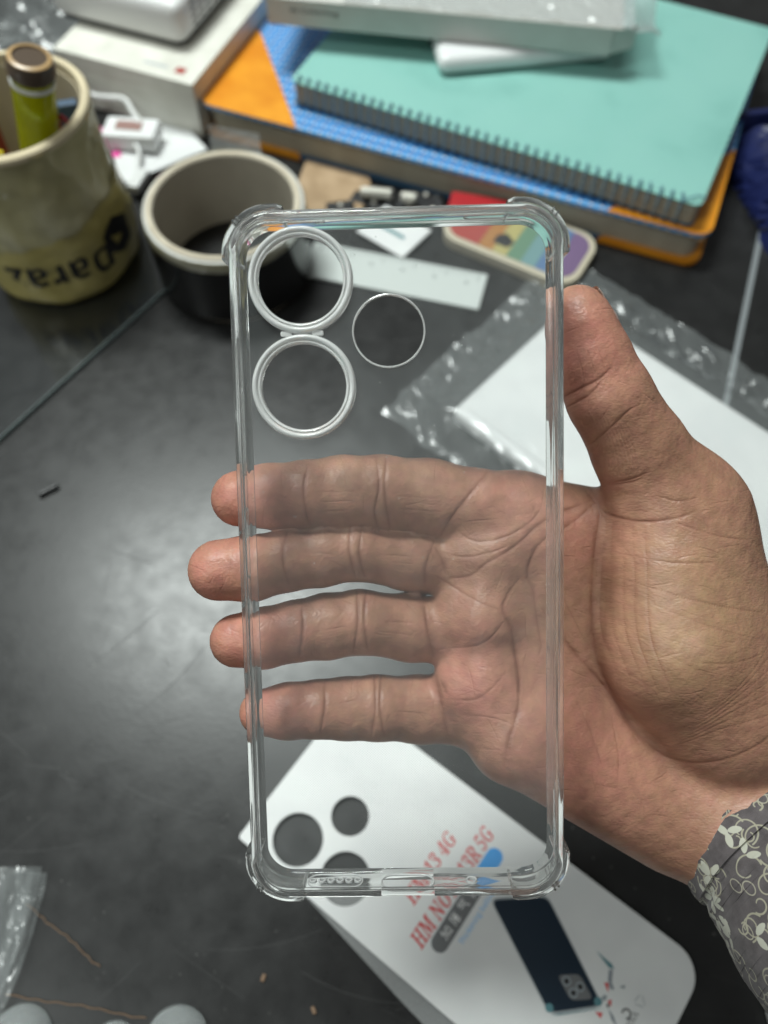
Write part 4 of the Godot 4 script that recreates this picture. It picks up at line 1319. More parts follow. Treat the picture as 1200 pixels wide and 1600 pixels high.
# ---------------------------------------------------------------- boxes at the back
func boxes() -> void:
	# flat charger under the long carton, both on the notebook
	var c := base_along("slim_adapter", Vector3(0.0355, 0.0422, -0.4925), Vector2(0.99, -0.14))
	tag(c, "rounded white slim adapter sticking out from under the long pale carton", "adapter")
	make(rbox(Vector3(0, 0, -0.06), Vector3(0.115, 0.0125, 0), 0.006), "shell", M.white_plastic, c, 50)
	make(rbox(Vector3(-0.0012, 0.004, -0.034), Vector3(0.004, 0.0085, -0.026), 0.0006), "plug_socket", M.vent_slot, c)
	var b := base_along("long_carton", Vector3(-0.0755, 0.0552, -0.5294), Vector2(0.2178, 0.0340).normalized())
	tag(b, "long flat pale carton with an open end flap lying across the mint notebook", "carton")
	make(rbox(Vector3(0.0, 0.0, -0.0008), Vector3(0.2205, 0.0166, 0.0), 0.0003), "front_panel", M.carton_grey, b)
	make(rbox(Vector3(0.0, 0.0, -0.0600), Vector3(0.2205, 0.0166, -0.0592), 0.0003), "back_panel", M.carton_grey, b)
	make(rbox(Vector3(0.0, 0.0, -0.0591), Vector3(0.2205, 0.0008, -0.0009), 0.0003), "floor_panel", M.carton_grey, b)
	make(rbox(Vector3(0.0, 0.0009, -0.0591), Vector3(0.0008, 0.0166, -0.0009), 0.0003), "end_panel", M.carton_grey, b)
	make(rbox(Vector3(-0.0004, 0.0167, -0.0604), Vector3(0.2260, 0.0175, 0.0004), 0.0004), "carton_lid", M.carton_cream, b)
	make(moved(rbox(Vector3(0, 0, 0), Vector3(0.0165, 0.0150, 0.0007), 0.0003), Transform3D(Basis(Vector3.UP, 0.55), Vector3(0.2208, 0.0008, -0.0009))), "end_flap", M.carton_grey, b)
	var wn := noise(4.0, 99, 4)
	make(grid(60, 24, func(s, t): return Vector3(lerpf(0.05, 0.232, s), 0.0180 + 0.0030 * absf(wn.get_noise_2d(s * 3.0, t)) + 0.0012 * wn.get_noise_2d(s * 9.0, t * 4.0), lerpf(-0.058, 0.0, t))), "loose_wrap", M.frosted_film, b, 40, false)
	make(moved(grid(10, 8, func(s, t): return Vector3(0.222 + s * 0.028, 0.017 - s * 0.016 * (0.6 + 0.4 * sin(t * 4.0)) + 0.0015 * sin(s * 9 + t * 7), -0.06 + t * 0.055)), Transform3D()), "torn_wrap", M.frosted_film, b, 60, false)
	var t := lettering("W Coloring", "Droid Sans", 700, 0.0042, 0.032)
	make(moved(t, Transform3D(Basis(), Vector3(0.031, 0.0100, 0.00025))), "side_lettering", M.faint_ink, b, 20)

	# a white product box with a router on top, back left
	var u := Vector2(0.0980, 0.0393).normalized()
	var w := base_along("white_box", Vector3(-0.2224, 0.0, -0.5280), u)
	tag(w, "worn white product box with a small red square, under the router", "box")
	make(rbox(Vector3(0, 0.0302, -0.150), Vector3(0.1056, 0.040, 0.0), 0.0007), "lid", M.white_box_card, w)
	make(rbox(Vector3(0.0006, 0.0003, -0.1494), Vector3(0.105, 0.030, -0.0006), 0.0007), "tray", M.white_box_card, w)
	make(moved(rbox(Vector3(-0.0035, 0, -0.003), Vector3(0.0035, 0.00012, 0.003), 0.00005), Transform3D(Basis(), Vector3(0.0915, 0.04002, -0.0105))), "red_square", M.band_red, w)
	make(moved(rbox(Vector3(-0.009, 0, -0.0012), Vector3(0.009, 0.0001, 0.0012), 0.00004), Transform3D(Basis(), Vector3(0.073, 0.04002, -0.0105))), "faded_print", M.pale_grey_ink, w)
	var r := base_along("router", Vector3(-0.2280, 0.0402, -0.5610), u)
	tag(r, "pale grey router with slotted side vents standing on the white box", "router")
	make(rbox(Vector3(0, 0.0015, -0.11), Vector3(0.1030, 0.030, 0.0), 0.009), "shell", M.router_shell, r, 60)
	make(slab(rounded(Vector2(0.012, 0.016), Vector2(0.0945, 0.10), 0.010, 6), 0.0300, 0.0306), "top_plate", M.router_top, r)
	make(slab(rounded(Vector2(0.004, 0.004), Vector2(0.099, 0.106), 0.006, 5), 0.0, 0.0016), "base_foot", M.vent_slot, r)
	for row in 4:
		for k in 9:
			make(rbox(Vector3(0.1024, 0.0090 + row * 0.0045, -0.022 - k * 0.009), Vector3(0.1034, 0.0105 + row * 0.0045, -0.016 - k * 0.009), 0.0003), "vent_slot", M.vent_slot, r)

# ---------------------------------------------------------------- cup and tape
func cup() -> void:
	var at := Vector3(-0.198, 0.0030, -0.3795)
	var o := base("wrapped_cup", at)
	tag(o, "pen cup wrapped in creased yellowish plastic with black lettering upside down", "cup")
	var crease := noise(28.0, 91, 4)
	var ridge := noise(14.0, 92, 3, FastNoiseLite.TYPE_CELLULAR)
	var R := func(a: float, y: float) -> float:
		var bulge := 0.0010 * sin(y * 60.0)
		var p := Vector3(sin(a) * 0.05, y * 0.6 + a * 0.004, cos(a) * 0.05)
		return 0.0450 + y * 0.012 + bulge + 0.0018 * crease.get_noise_3dv(p) + 0.0014 * ridge.get_noise_3dv(p) + 0.0007 * sin(a * 9.0 + y * 160.0 + 3.0 * crease.get_noise_1d(y))
	make(grid(120, 60, func(s, t):
		var a: float = s * TAU
		var y: float = t * 0.0985
		var r: float = R.call(a, y) - (0.003 * (1.0 - minf(t * 14.0, 1.0)) ** 2)
		return Vector3(sin(a) * r, y, cos(a) * r)), "plastic_wrap", M.cup_wrap, o, 50, false)
	# a second, yellow layer round the lower part with a torn slanting edge
	make(grid(120, 30, func(s, t):
		var a: float = s * TAU
		var edge: float = 0.047 + 0.010 * sin(a - 0.4) + 0.0015 * crease.get_noise_2d(sin(a) * 0.1, cos(a) * 0.1) * 2.0
		var y: float = t * edge
		var r: float = R.call(a, y) + 0.0009 - (0.003 * (1.0 - minf(y / 0.007, 1.0)) ** 2)
		return Vector3(sin(a) * r, y, cos(a) * r)), "yellow_wrap", M.cup_yellow, o, 50, false)
	make(lathe([Vector2(0.0365, 0.003), Vector2(0.0410, 0.0995), Vector2(0.0416, 0.1010), Vector2(0.0445, 0.1010), Vector2(0.0455, 0.1000), Vector2(0.0455, 0.0975), Vector2(0.0425, 0.0950), Vector2(0.0395, 0.0), Vector2(0.0, 0.0), Vector2(0.0, 0.003)], 64), "card_tube", M.cup_rim_card, o, 40)
	make(lathe([Vector2(0.0355, 0.0032), Vector2(0.0398, 0.0960), Vector2(0.0403, 0.0960), Vector2(0.0361, 0.0031)], 48), "lining", M.cup_inside, o)
	# lettering bent round the wrap, standing on its head
	var t := lettering("Daraz", "Droid Sans", 700, 0.0175, 0.0610)
	t = finer(t, 0.0016)
	for i in t.size():
		var a := deg_to_rad(19.0) - t[i].x / 0.0452
		var y := 0.0235 - t[i].y
		var r: float = R.call(a, y) + 0.0013 + t[i].z * 2.0
		t[i] = Vector3(sin(a) * r, y, cos(a) * r)
	make(t, "black_lettering", M.black_ink, o, 30)
	# the emblem: a dark six-sided badge with an arrowhead left open
	var badge := PackedVector2Array()
	for k in 6:
		badge.append(Vector2.from_angle(PI / 6 + k * PI / 3) * 0.0125)
	var arrow := PackedVector2Array([Vector2(-0.0030, 0.0008), Vector2(0.0058, -0.0030), Vector2(0.0035, 0.0045)])
	var b := slab(badge, 0.0, 0.0002, [arrow])
	var fine := finer(b, 0.002)
	for i in fine.size():
		var a := deg_to_rad(68.0) - fine[i].x / 0.0452
		var y := 0.0305 + fine[i].z
		var r: float = R.call(a, y) + 0.0013 + fine[i].y
		fine[i] = Vector3(sin(a) * r, y, cos(a) * r)
	make(fine, "black_emblem", M.black_ink, o, 30)
	# contents
	var bottle := base("yellow_bottle", Vector3.ZERO)
	tag(bottle, "slim translucent yellow green bottle with a dark brown cap standing in the cup", "bottle")
	var foot := Vector3(-0.1950, 0.030, -0.3650)
	var dir := Vector3(0.0290, 0.110, -0.002).normalized()
	var bx := dir.cross(Vector3(0, 0, 1)).normalized()
	bottle.transform = Transform3D(Basis(bx, dir, bx.cross(dir)), foot)
	make(lathe(mm([Vector2(0, 0), Vector2(9.0, 0), Vector2(10.0, 1.2), Vector2(10.2, 30), Vector2(10.2, 98), Vector2(9.4, 101), Vector2(0, 101)]), 32), "bottle_body", M.yellow_plastic, bottle, 45)
	make(lathe(mm([Vector2(9.6, 97.0), Vector2(10.6, 97.2), Vector2(10.6, 99.0), Vector2(9.6, 99.2)]), 32), "collar", M.white_plastic, bottle)
	make(lathe(mm([Vector2(0, 101.2), Vector2(10.4, 101.2), Vector2(11.0, 102), Vector2(11.0, 108), Vector2(10.2, 109.6), Vector2(0, 109.6)]), 40), "cap", M.brown_cap, bottle, 35)
	make(lathe(mm([Vector2(8.0, 109.7), Vector2(9.6, 109.7), Vector2(10.2, 109.9), Vector2(9.2, 110.6), Vector2(8.0, 110.6)]), 40), "cap_rim", M.brass_band, bottle)
	for k in 3:
		make(moved(lathe(mm([Vector2(10.95, -0.25), Vector2(11.25, 0), Vector2(10.95, 0.25)]), 40), Transform3D(Basis(), Vector3(0, 0.103 + k * 0.0019, 0))), "cap_ridge", M.brown_cap, bottle)
	var stick := func(called: String, label: String, category: String, a: Vector3, b2: Vector3, w: float, d: float, m: Material) -> void:
		var s := base(called, a)
		var y := (b2 - a).normalized()
		var x := y.cross(Vector3(0.35, 0, 1)).normalized()
		s.basis = Basis(x, y, x.cross(y))
		tag(s, label, category)
		make(rbox(Vector3(-w, 0, -d), Vector3(w, (b2 - a).length(), d), minf(w, d) * 0.4), "blade", m, s)
		make(rbox(Vector3(-w * 0.6, (b2 - a).length() * 0.2, d), Vector3(w * 0.6, (b2 - a).length() * 0.92, d + 0.0005), 0.0002), "facing", m, s)
	stick.call("red_scale", "flat dark red strip standing in the cup left of the yellow bottle", "strip", Vector3(-0.213, 0.01, -0.372), Vector3(-0.2085, 0.112, -0.378), 0.0065, 0.0012, M.dark_red)
	stick.call("grey_scale", "worn grey strip at the far left inside the cup", "strip", Vector3(-0.224, 0.01, -0.372), Vector3(-0.2235, 0.108, -0.372), 0.0045, 0.0015, M.grey_stick)
	stick.call("blue_packet", "dark blue packet behind the yellow bottle inside the cup", "packet", Vector3(-0.180, 0.012, -0.385), Vector3(-0.1755, 0.095, -0.392), 0.012, 0.003, M.slate_blue)
	stick.call("yellow_ruler", "short yellow strip lying at the front rim of the cup", "strip", Vector3(-0.2270, 0.055, -0.357), Vector3(-0.1960, 0.098, -0.351), 0.0040, 0.0012, M.yellow_stick)
	var loop := PackedVector3Array()
	for i in 24:
		var a := lerpf(-0.25, PI + 0.4, i / 23.0)
		loop.append(Vector3(-0.1635 + cos(a) * 0.0050, 0.090 + sin(a) * 0.0135, -0.3690 + 0.004 * cos(a)))
	tag(make(tube(loop, 0.0011, 8), "red_cord_loop", M.red_cord, self, 60), "thin red cord looped over the right rim of the cup", "cord")

func tape() -> void:
	var o := base("tape_roll", Vector3(-0.0914, 0.0, -0.3690))
	tag(o, "roll of black tape on a cream cardboard core standing on the desk", "tape roll")
	make(lathe(mm([Vector2(40.8, 0.3), Vector2(41.4, 0.1), Vector2(43.6, 0.1), Vector2(44.0, 0.4), Vector2(44.0, 49.4), Vector2(43.6, 50.0), Vector2(41.4, 50.0), Vector2(40.8, 49.6)]), 96), "cardboard_core", M.core_card, o, 30)
	make(lathe(mm([Vector2(40.3, 0.6), Vector2(40.72, 0.6), Vector2(40.72, 49.0), Vector2(40.3, 49.0)]), 96), "core_lining", M.core_lining, o, 30)
	make(lathe(mm([Vector2(44.05, 4.2), Vector2(46.6, 4.0), Vector2(46.9, 4.6), Vector2(46.7, 20), Vector2(46.9, 40.8), Vector2(46.6, 41.4), Vector2(44.05, 41.2)]), 96), "black_winding", M.black_tape, o, 40)
	var wob := noise(60.0, 95, 3)
	make(grid(96, 6, func(s, t):
		var a: float = s * TAU
		var r: float = 0.0462 + 0.0007 * sin(t * PI) + 0.0004 * wob.get_noise_2d(s * 5.0, t)
		return Vector3(sin(a) * r, 0.0414 + t * (0.0072 + 0.0008 * wob.get_noise_1d(s * 3.0)), cos(a) * r)), "clear_winding", M.tape_film, o, 50, false)
	make(lathe(mm([Vector2(44.05, 41.6), Vector2(45.9, 41.6), Vector2(45.9, 48.4), Vector2(44.05, 48.6)]), 96), "pale_winding", M.carton_cream, o, 40)
	var film := noise(45.0, 96, 3)
	var tail := make(grid(16, 10, func(s, t): return Vector3(-0.012 + s * 0.03 + 0.002 * film.get_noise_2d(s, t), 0.046 + 0.016 * t * (1 - 0.4 * s) + 0.002 * film.get_noise_2d(s * 2, t * 2), -0.0455 - 0.006 * t)), "loose_tail", M.frosted_film, o, 60, false)
	tail.set_meta("label", "loose clear end of the tape")

# ---------------------------------------------------------------- clutter in the middle of the desk
func clutter() -> void:
	var o := base_along("kraft_sheet", Vector3(-0.0620, 0.0, -0.4150), Vector2(0.95, 0.12).normalized())
	tag(o, "brown cardboard piece lying between the tape roll and the book", "cardboard")
	make(slab(PackedVector2Array([Vector2(0, 0.004), Vector2(0.046, 0.0), Vector2(0.05, 0.03), Vector2(0.042, 0.058), Vector2(0.004, 0.062)]), 0.0008, 0.0028), "sheet", M.kraft_card, o)
	# springs and small repair parts
	for a in [[Vector3(-0.0144, 0.0095, -0.4258), Vector3(0.0049, 0.0095, -0.4234), 15, 0.0030, "long bright steel spring lying among the dark parts by the book"], [Vector3(0.0115, 0.0095, -0.4211), Vector3(0.0205, 0.0095, -0.4193), 8, 0.0028, "short bright steel spring right of the longer one"]]:
		var d: Vector3 = (a[1] - a[0])
		var x := d.normalized()
		var z := x.cross(Vector3.UP).normalized()
		var path := PackedVector3Array()
		var n: int = a[2] * 10
		for i in n + 1:
			var t := TAU * i / 10.0
			path.append(d * (float(i) / n) + (Vector3.UP * cos(t) + z * sin(t)) * a[3])
		var s := base("coil_spring", a[0])
		tag(s, a[4], "spring", "springs among the parts")
		make(tube(path, 0.00058, 6), "coil", M.spring_steel, s, 60)
		make(tube(PackedVector3Array([d * 0.02, d * 0.98]), 0.0014, 8), "core_pin", M.graphite_part, s)
	var bits := [[-0.028, -0.4160, 0.009, 0.006, 0.009, "round dark jack connector nearest the brown cardboard"], [-0.006, -0.4235, 0.016, 0.005, 0.0062, "flat black holder under the long spring"], [0.016, -0.4195, 0.010, 0.005, 0.0062, "small black holder under the short spring"], [0.031, -0.4160, 0.008, 0.007, 0.008, "dark metal bracket right of the short spring"], [-0.012, -0.4100, 0.010, 0.004, 0.005, "flat graphite clip in front of the springs"], [0.012, -0.4080, 0.009, 0.004, 0.004, "thin black clip in front of the short spring"], [0.027, -0.4270, 0.012, 0.006, 0.006, "black block against the book behind the short spring"]]
	for b in bits:
		var s := base("repair_part", Vector3(b[0], 0.0, b[1]), rng.randf_range(-0.5, 0.3))
		tag(s, b[5], "part", "dark repair parts by the book")
		make(rbox(Vector3(-b[2], 0.0003, -b[3]), Vector3(b[2], b[4] * 0.6, b[3]), 0.0008), "block", M.black_part, s)
		for k in 3:
			make(moved(lathe(mm([Vector2(0, 0), Vector2(1.6, 0), Vector2(1.6, 1.2), Vector2(1.0, 1.7), Vector2(0, 1.7)]), 14), Transform3D(Basis(), Vector3((k - 1) * b[2] * 0.6, b[4] * 0.6, rng.randf_range(-0.4, 0.4) * b[3]))), "stud", M.graphite_part if k != 1 else M.spring_steel, s)
	var r := base_along("white_ruler", Vector3(-0.0513, 0.0, -0.3610), Vector2(0.1083, 0.0284).normalized())
	tag(r, "short white plastic ruler lying on the desk, seen through the case", "ruler")
	make(rbox(Vector3(0, 0.0004, -0.0290), Vector3(0.1115, 0.0026, 0), 0.0006), "strip", M.ruler_plastic, r)
	for k in 26:
		make(rbox(Vector3(0.006 + k * 0.004, 0.00262, -0.0282), Vector3(0.0069 + k * 0.004, 0.00268, -0.0282 + (0.0060 if k % 5 == 0 else 0.0036)), 0.00002), "tick_mark", M.ruler_mark, r)
	for k in 5:
		make(moved(lathe(mm([Vector2(0, 0), Vector2(1.2, 0), Vector2(1.2, 0.06), Vector2(0, 0.06)]), 10), Transform3D(Basis(), Vector3(0.020 + k * 0.02, 0.00262, -0.0190))), "index_mark", M.ruler_mark, r)
	var wcard := base_along("white_slip", Vector3(-0.0175, 0.0032, -0.3960), Vector2(0.0290, 0.0230).normalized())
	tag(wcard, "small white card slip with a teal line behind the white ruler", "slip")
	make(rbox(Vector3(0, 0, -0.030), Vector3(0.037, 0.0012, 0.0), 0.0004), "slip_sheet", M.white_card, wcard)
	make(rbox(Vector3(0.006, 0.00122, -0.015), Vector3(0.028, 0.00130, -0.012), 0.00003), "teal_line", M.teal_ink, wcard)
	# the rainbow tin
	var t := base_along("rainbow_tin", Vector3(0.0360, 0.0, -0.3880), Vector2(0.0422, 0.0244).normalized())
	tag(t, "flat rounded cream edged tin with rainbow stripes in front of the book", "tin")
	make(slab(rounded(Vector2(-0.004, 0.0), Vector2(0.088, 0.048), 0.014, 10), 0.0004, 0.0075), "cream_body", M.cream_rim, t)
	var lid := rounded(Vector2(-0.001, 0.0045), Vector2(0.0845, 0.0445), 0.011, 10)
	var names := ["band_red", "band_orange", "band_yellow", "band_green", "band_teal", "band_blue", "band_violet", "band_violet"]
	var x0 := -0.01
	for k in 8:
		var wv := 0.033 if k == 0 else 0.0096
		var strip := Geometry2D.intersect_polygons(PackedVector2Array([Vector2(x0, -0.01), Vector2(x0 + wv - 0.00015, -0.01), Vector2(x0 + wv - 0.00015, 0.06), Vector2(x0, 0.06)]), lid)
		x0 += wv
		if strip.size():
			make(slab(strip[0], 0.00755, 0.0079), "stripe", M[names[k]], t)
	make(slab(PackedVector2Array([Vector2(0.030, 0.011), Vector2(0.040, 0.011), Vector2(0.042, 0.017), Vector2(0.035, 0.022), Vector2(0.030, 0.018)]), 0.00795, 0.0081), "dark_figure", M.black_part, t)
	var red := base_along("red_packet", Vector3(0.040, 0.0, -0.4080), Vector2(0.0361, 0.0087).normalized())
	tag(red, "shiny red packet tucked between the rainbow tin and the book", "packet")
	make(rbox(Vector3(0, 0.0080, -0.016), Vector3(0.040, 0.0125, 0.0), 0.0015), "packet_body", M.bright_red, red)
	make(rbox(Vector3(0.003, 0.0003, -0.015), Vector3(0.037, 0.0079, -0.001), 0.0010), "packet_base", M.black_part, red)
	# left: paper, cable, pink piece, small white charger
	var p := base_along("folded_paper", Vector3(-0.1700, 0.0, -0.4390), Vector2(0.84, -0.53))
	tag(p, "folded sheet of white paper between the cup and the tape roll", "paper")
	make(moved(grid(14, 14, func(s, q): return Vector3(s * 0.060, 0.0012 + 0.004 * absf(s - 0.45) + 0.002 * sin(q * 4.0 + s * 3.0) + 0.002, -0.062 * q)), Transform3D()), "top_leaf", M.white_plastic, p, 20, false)
	make(rbox(Vector3(0.004, 0.0003, -0.058), Vector3(0.055, 0.0012, -0.003), 0.0003), "under_leaf", M.white_card, p)
	var w := base("white_cable", Vector3.ZERO)
	tag(w, "thin white cable bent over the folded paper beside the cup", "cable")
	var cv := Curve3D.new()
	for q in [Vector3(-0.220, 0.014, -0.505), Vector3(-0.198, 0.020, -0.508), Vector3(-0.176, 0.020, -0.503), Vector3(-0.165, 0.018, -0.486), Vector3(-0.164, 0.012, -0.465), Vector3(-0.160, 0.008, -0.442)]:
		cv.add_point(q, Vector3(-0.004, 0, -0.004), Vector3(0.004, 0, 0.004))
	make(tube(cv.tessellate(3, 4), 0.0017, 8), "cord", M.cable_white, w, 60)
	make(moved(rbox(Vector3(-0.004, -0.003, -0.009), Vector3(0.004, 0.003, 0.009), 0.001), Transform3D(Basis(Vector3.UP, -0.3), Vector3(-0.1605, 0.0075, -0.438))), "plug", M.cable_white, w)
	var g := base_along("white_holder", Vector3(-0.1880, 0.0060, -0.4700), Vector2(0.93, 0.1))
	tag(g, "small white plastic holder with a brown label beside the white cable", "holder")
	make(rbox(Vector3(0, 0, -0.020), Vector3(0.036, 0.012, 0.0), 0.002), "holder_body", M.white_plastic, g)
	make(rbox(Vector3(0.008, 0.0121, -0.015), Vector3(0.026, 0.0125, -0.006), 0.0003), "brown_label", M.dusty_brown, g)
	var k := base("pink_clip", Vector3(-0.1905, 0.0, -0.4690), 0.4)
	tag(k, "bright pink plastic clip half hidden behind the cup", "clip")
	make(rbox(Vector3(-0.010, 0.0004, -0.012), Vector3(0.006, 0.016, 0.002), 0.002), "clip_body", M.pink_plastic, k)
	make(rbox(Vector3(0.002, 0.0004, 0.004), Vector3(0.012, 0.007, 0.012), 0.002), "clip_tab", M.pink_plastic, k)
	# far right pouch
	var n := base("navy_pouch", Vector3(0.262, 0.0, -0.418), 0.16)
	tag(n, "dark blue cloth pouch at the right edge beside the orange cornered book", "pouch")
	var crumple := noise(30.0, 97, 4)
	make(grid(24, 28, func(s, q):
		var a: float = (s - 0.5) * PI
		return Vector3(sin(a) * (0.026 + 0.004 * crumple.get_noise_2d(s, q)), 0.0004 + cos(a) * (0.030 + 0.008 * crumple.get_noise_2d(s * 2, q * 2)) * (0.35 + 0.65 * sin(PI * (0.15 + 0.7 * q))), lerpf(-0.06, 0.05, q))), "pouch_body", M.navy_pouch, n, 50, false)
	make(rbox(Vector3(-0.026, 0.012, -0.064), Vector3(0.026, 0.030, -0.059), 0.002), "pouch_hem", M.navy_pouch, n)

# ---------------------------------------------------------------- clear films
func crinkle(s: float, t: float, n: FastNoiseLite, m: FastNoiseLite) -> float:
	return absf(n.get_noise_2d(s, t)) * 1.6 + 0.22 * m.get_noise_2d(s, t)

func films() -> void:
	# a white box in a clear bag behind the thumb
	var u := Vector2(0.73, 0.684).normalized()
	var at := Vector3(0.0364, 0.0, -0.2531)
	var o := base_along("bagged_box", at, u)
	tag(o, "flat white box with soft edges inside a clear plastic bag behind the thumb", "box")
	make(rbox(Vector3(0, 0.0006, -0.1065), Vector3(0.230, 0.0125, 0.0), 0.0050), "box_body", M.white_card, o, 60)
	make(rbox(Vector3(0.006, 0.0126, -0.1005), Vector3(0.224, 0.0130, -0.006), 0.0003), "top_panel", M.white_card, o, 60)
	var b := base_along("clear_bag", at, u)
	tag(b, "crinkled clear plastic bag around the flat white box", "bag")
	var n1 := noise(13.0, 101, 3)
	var n2 := noise(42.0, 102, 2)
	make(grid(90, 70, func(s, t):
		var x := lerpf(-0.032, 0.245, s)
		var z := lerpf(-0.145, 0.022, t)
		var dx := maxf(maxf(-x, 0.0), 0.0)
		var dz := maxf(maxf(-0.1065 - z, z), 0.0)
		var d := sqrt(dx * dx + dz * dz)
		var low := 0.0142 * (1.0 - smoothstep(0.0, 0.020, d)) + 0.0012
		var wild := 0.0004 + 0.0042 * smoothstep(-0.002, 0.012, d) * (1.0 - smoothstep(0.025, 0.034, d) * 0.6)
		return Vector3(x + 0.003 * n1.get_noise_2d(s + 3.0, t), low + wild * crinkle(s, t, n1, n2), z + 0.003 * n1.get_noise_2d(s, t + 5.0))), "film", M.clear_film, b, 60, false)
	# lower left: a scrap of bag and three clear caps
	var q := base("clear_bag_scrap", Vector3(-0.156, 0.0, 0.000))
	tag(q, "crumpled scrap of clear plastic bag at the lower left edge", "bag")
	var n3 := noise(1.6, 103, 3)
	var n4 := noise(4.0, 104, 3)
	make(grid(36, 44, func(s, t):
		var edge: float = 0.0155 - 0.0095 * t * t
		return Vector3(lerpf(-0.030, edge, s), 0.0015 + 0.006 * crinkle(s * 1.7, t * 0.5, n3, n4), lerpf(-0.0285, 0.030, t) + 0.004 * s)), "film", M.clear_film, q, 35, false)
	make(moved(grid(30, 40, func(s, t): return Vector3(lerpf(-0.030, 0.012 - 0.009 * t * t, s), 0.0006 + 0.003 * crinkle(s * 1.7 + 4.0, t * 0.6, n3, n4), lerpf(-0.027, 0.029, t))), Transform3D()), "film", M.clear_film, q, 35, false)
	for a in [[-0.1405, 0.0345, 0.0125, "clear rubbery dome lying leftmost along the bottom edge"], [-0.1040, 0.0375, 0.0098, "low clear rubbery dome in the middle of the bottom left corner"], [-0.0800, 0.0350, 0.0125, "clear rubbery dome with a bright rim, rightmost along the bottom left edge"]]:
		var c := base("clear_dome", Vector3(a[0], 0.0004, a[1]))
		tag(c, a[3], "dome", "clear rubbery domes at the lower left")
		var r: float = a[2]
		make(lathe([Vector2(0, r * 0.62), Vector2(r * 0.35, r * 0.58), Vector2(r * 0.66, r * 0.46), Vector2(r * 0.88, r * 0.26), Vector2(r * 0.98, r * 0.06), Vector2(r, 0), Vector2(r * 0.86, 0), Vector2(r * 0.78, r * 0.20), Vector2(r * 0.55, r * 0.40), Vector2(0, r * 0.50)], 40), "dome_shell", M.clear_silicone, c, 60)
		make(moved(lathe(mm([Vector2(r * 420, 0), Vector2(r * 520, 0), Vector2(r * 520, 0.6), Vector2(r * 420, 0.6)]), 32), Transform3D(Basis(), Vector3(0, r * 0.52, 0))), "rim_ring", M.clear_silicone, c)
	# dry fibres
	for a in [[Vector3(-0.1479, 0.0006, -0.0131), Vector3(-0.1134, 0.0006, 0.0096), "dry brown fibre running out from under the plastic scrap"], [Vector3(-0.1493, 0.0006, 0.0190), Vector3(-0.0925, 0.0006, 0.0270), "dry brown fibre lying above the clear domes"]]:
		var path := PackedVector3Array()
		for i in 33:
			var t := i / 32.0
			path.append((a[0] as Vector3).lerp(a[1], t) + Vector3(0.0003 * sin(i * 1.9) + 0.0003 * sin(i * 0.4), 0.0001 * (i % 3), 0.00025 * cos(i * 1.3) + 0.0003 * sin(i * 0.27)))
		tag(make(tube(path, 0.00024, 6), "brown_fibre", M.straw, self, 60), a[2], "fibre", "dry fibres at the lower left")
	for a in [[-0.0480, 0.0135, "crumb of brown debris left of the card's lower edge"], [-0.0275, 0.0245, "crumb of brown debris at the bottom edge left of the card"]]:
		tag(make(moved(rbox(Vector3(-0.0014, 0.0003, -0.0008), Vector3(0.0014, 0.0013, 0.0008), 0.0005), Transform3D(Basis(Vector3.UP, a[0] * 40), Vector3(a[0], 0, a[1]))), "brown_crumb", M.straw), a[2], "crumb")
	var far := base("folded_film", Vector3(-0.285, 0.0, -0.605))
	tag(far, "folded clear film with a bright glint in the upper left corner", "film")
	make(grid(30, 30, func(s, t): return Vector3(lerpf(-0.05, 0.06, s), 0.002 + 0.016 * crinkle(s, t, n3, n4), lerpf(-0.05, 0.05, t))), "film", M.clear_film, far, 25, false)
	var corner := base("white_carton_corner", Vector3(0.1535, 0.0, 0.030), 0.1)
	tag(corner, "corner of a white box at the lower right edge of the picture", "box")
	make(rbox(Vector3(-0.004, 0.0003, -0.006), Vector3(0.05, 0.010, 0.05), 0.001), "box_body", M.white_card, corner)

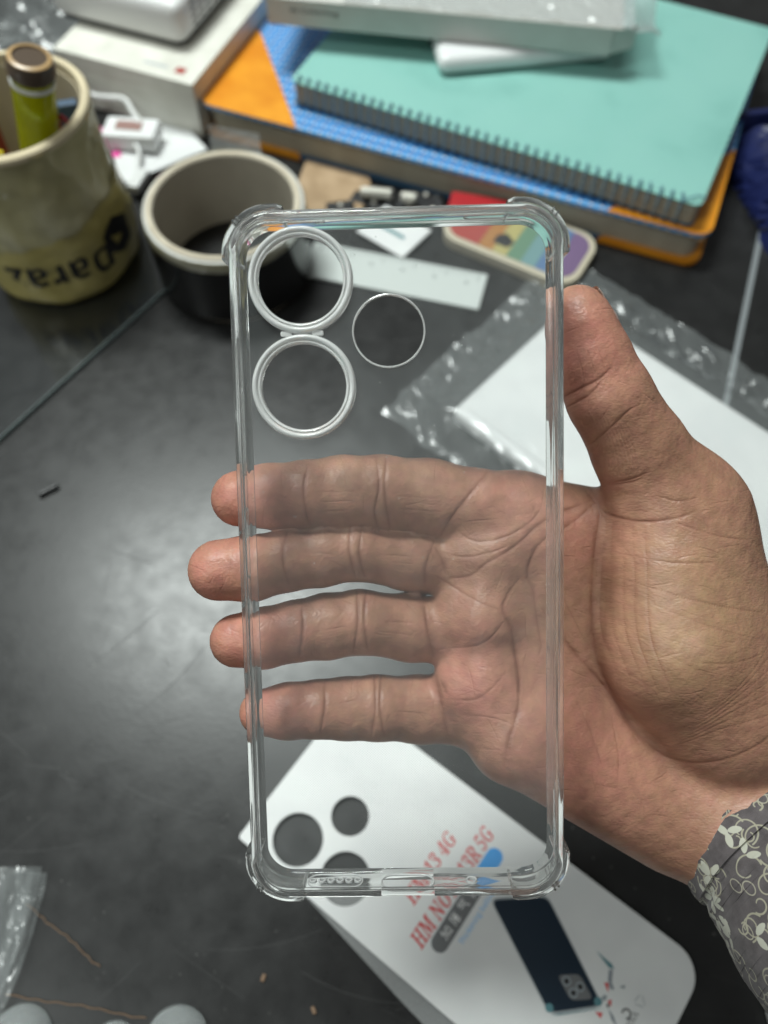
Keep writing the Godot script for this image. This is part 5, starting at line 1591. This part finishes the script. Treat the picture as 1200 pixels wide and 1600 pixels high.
# [place, energy, label] of the room's two ceiling lamps: one beyond the desk, one over the person's shoulder
const LAMPS := [
	[Vector3(-0.38, 1.55, -0.77), 3.1, "white ceiling panel lamp above the far side of the desk"],
	[Vector3(-1.00, 1.60, 0.40), 0.8, "white ceiling panel lamp over the near side of the desk"]]

func ceiling_lamp(at: Vector3, energy: float, label: String) -> void:
	var lamp := base("ceiling_lamp", at)
	tag(lamp, label, "lamp", "ceiling lamps of the room")
	var glow := mat("lamp_glow", Color.WHITE, 0.5)
	glow.emission_enabled = true
	glow.emission = Color(0.96, 1.0, 0.98)
	glow.emission_energy_multiplier = 3.0
	make(rbox(Vector3(-0.30, 0.004, -0.15), Vector3(0.30, 0.03, 0.15), 0.004), "diffuser_lamp", glow, lamp)
	var a := AreaLight3D.new()
	a.name = "lamp_light"
	a.area_size = Vector2(0.60, 0.30)
	a.light_energy = energy
	a.light_color = Color(0.97, 1.0, 0.985)
	a.area_range = 6.0
	a.shadow_enabled = true
	lamp.add_child(a)
	a.rotation_degrees = Vector3(-90, 0, 0)

# ---------------------------------------------------------------- scene
func _ready() -> void:
	rng.seed = 11
	# camera: a phone looking steeply down, focused on the case
	var cam := Camera3D.new()
	cam.name = "camera"
	add_child(cam)
	cam.position = Vector3(0, 0.37, 0)
	cam.rotation_degrees = Vector3(-62.0, 0, 0)
	var at := CameraAttributesPhysical.new()
	at.frustum_focal_length = 24.0 / (2.0 * 800.0 / 1256.0)
	at.frustum_focus_distance = 0.203
	at.exposure_aperture = at.frustum_focal_length / 3.0
	at.frustum_near = 0.02
	at.frustum_far = 50.0
	cam.attributes = at
	cam.current = true
	var env := Environment.new()
	env.background_mode = Environment.BG_COLOR
	env.background_color = lin(0.15, 0.154, 0.15)
	env.tonemap_mode = Environment.TONE_MAPPER_LINEAR
	env.tonemap_exposure = 1.0
	env.sdfgi_enabled = true
	env.ssao_enabled = true
	env.ssil_enabled = true
	var we := WorldEnvironment.new()
	we.name = "room_air"
	we.environment = env
	add_child(we)
	# the room's ceiling lamp, up and beyond the desk
	for l in LAMPS:
		ceiling_lamp(l[0], l[1], l[2])
	materials()
	desk()
	insert_card()
	books()
	boxes()
	cup()
	tape()
	clutter()
	films()
	person(cam.transform)
	phone_case(cam.transform)
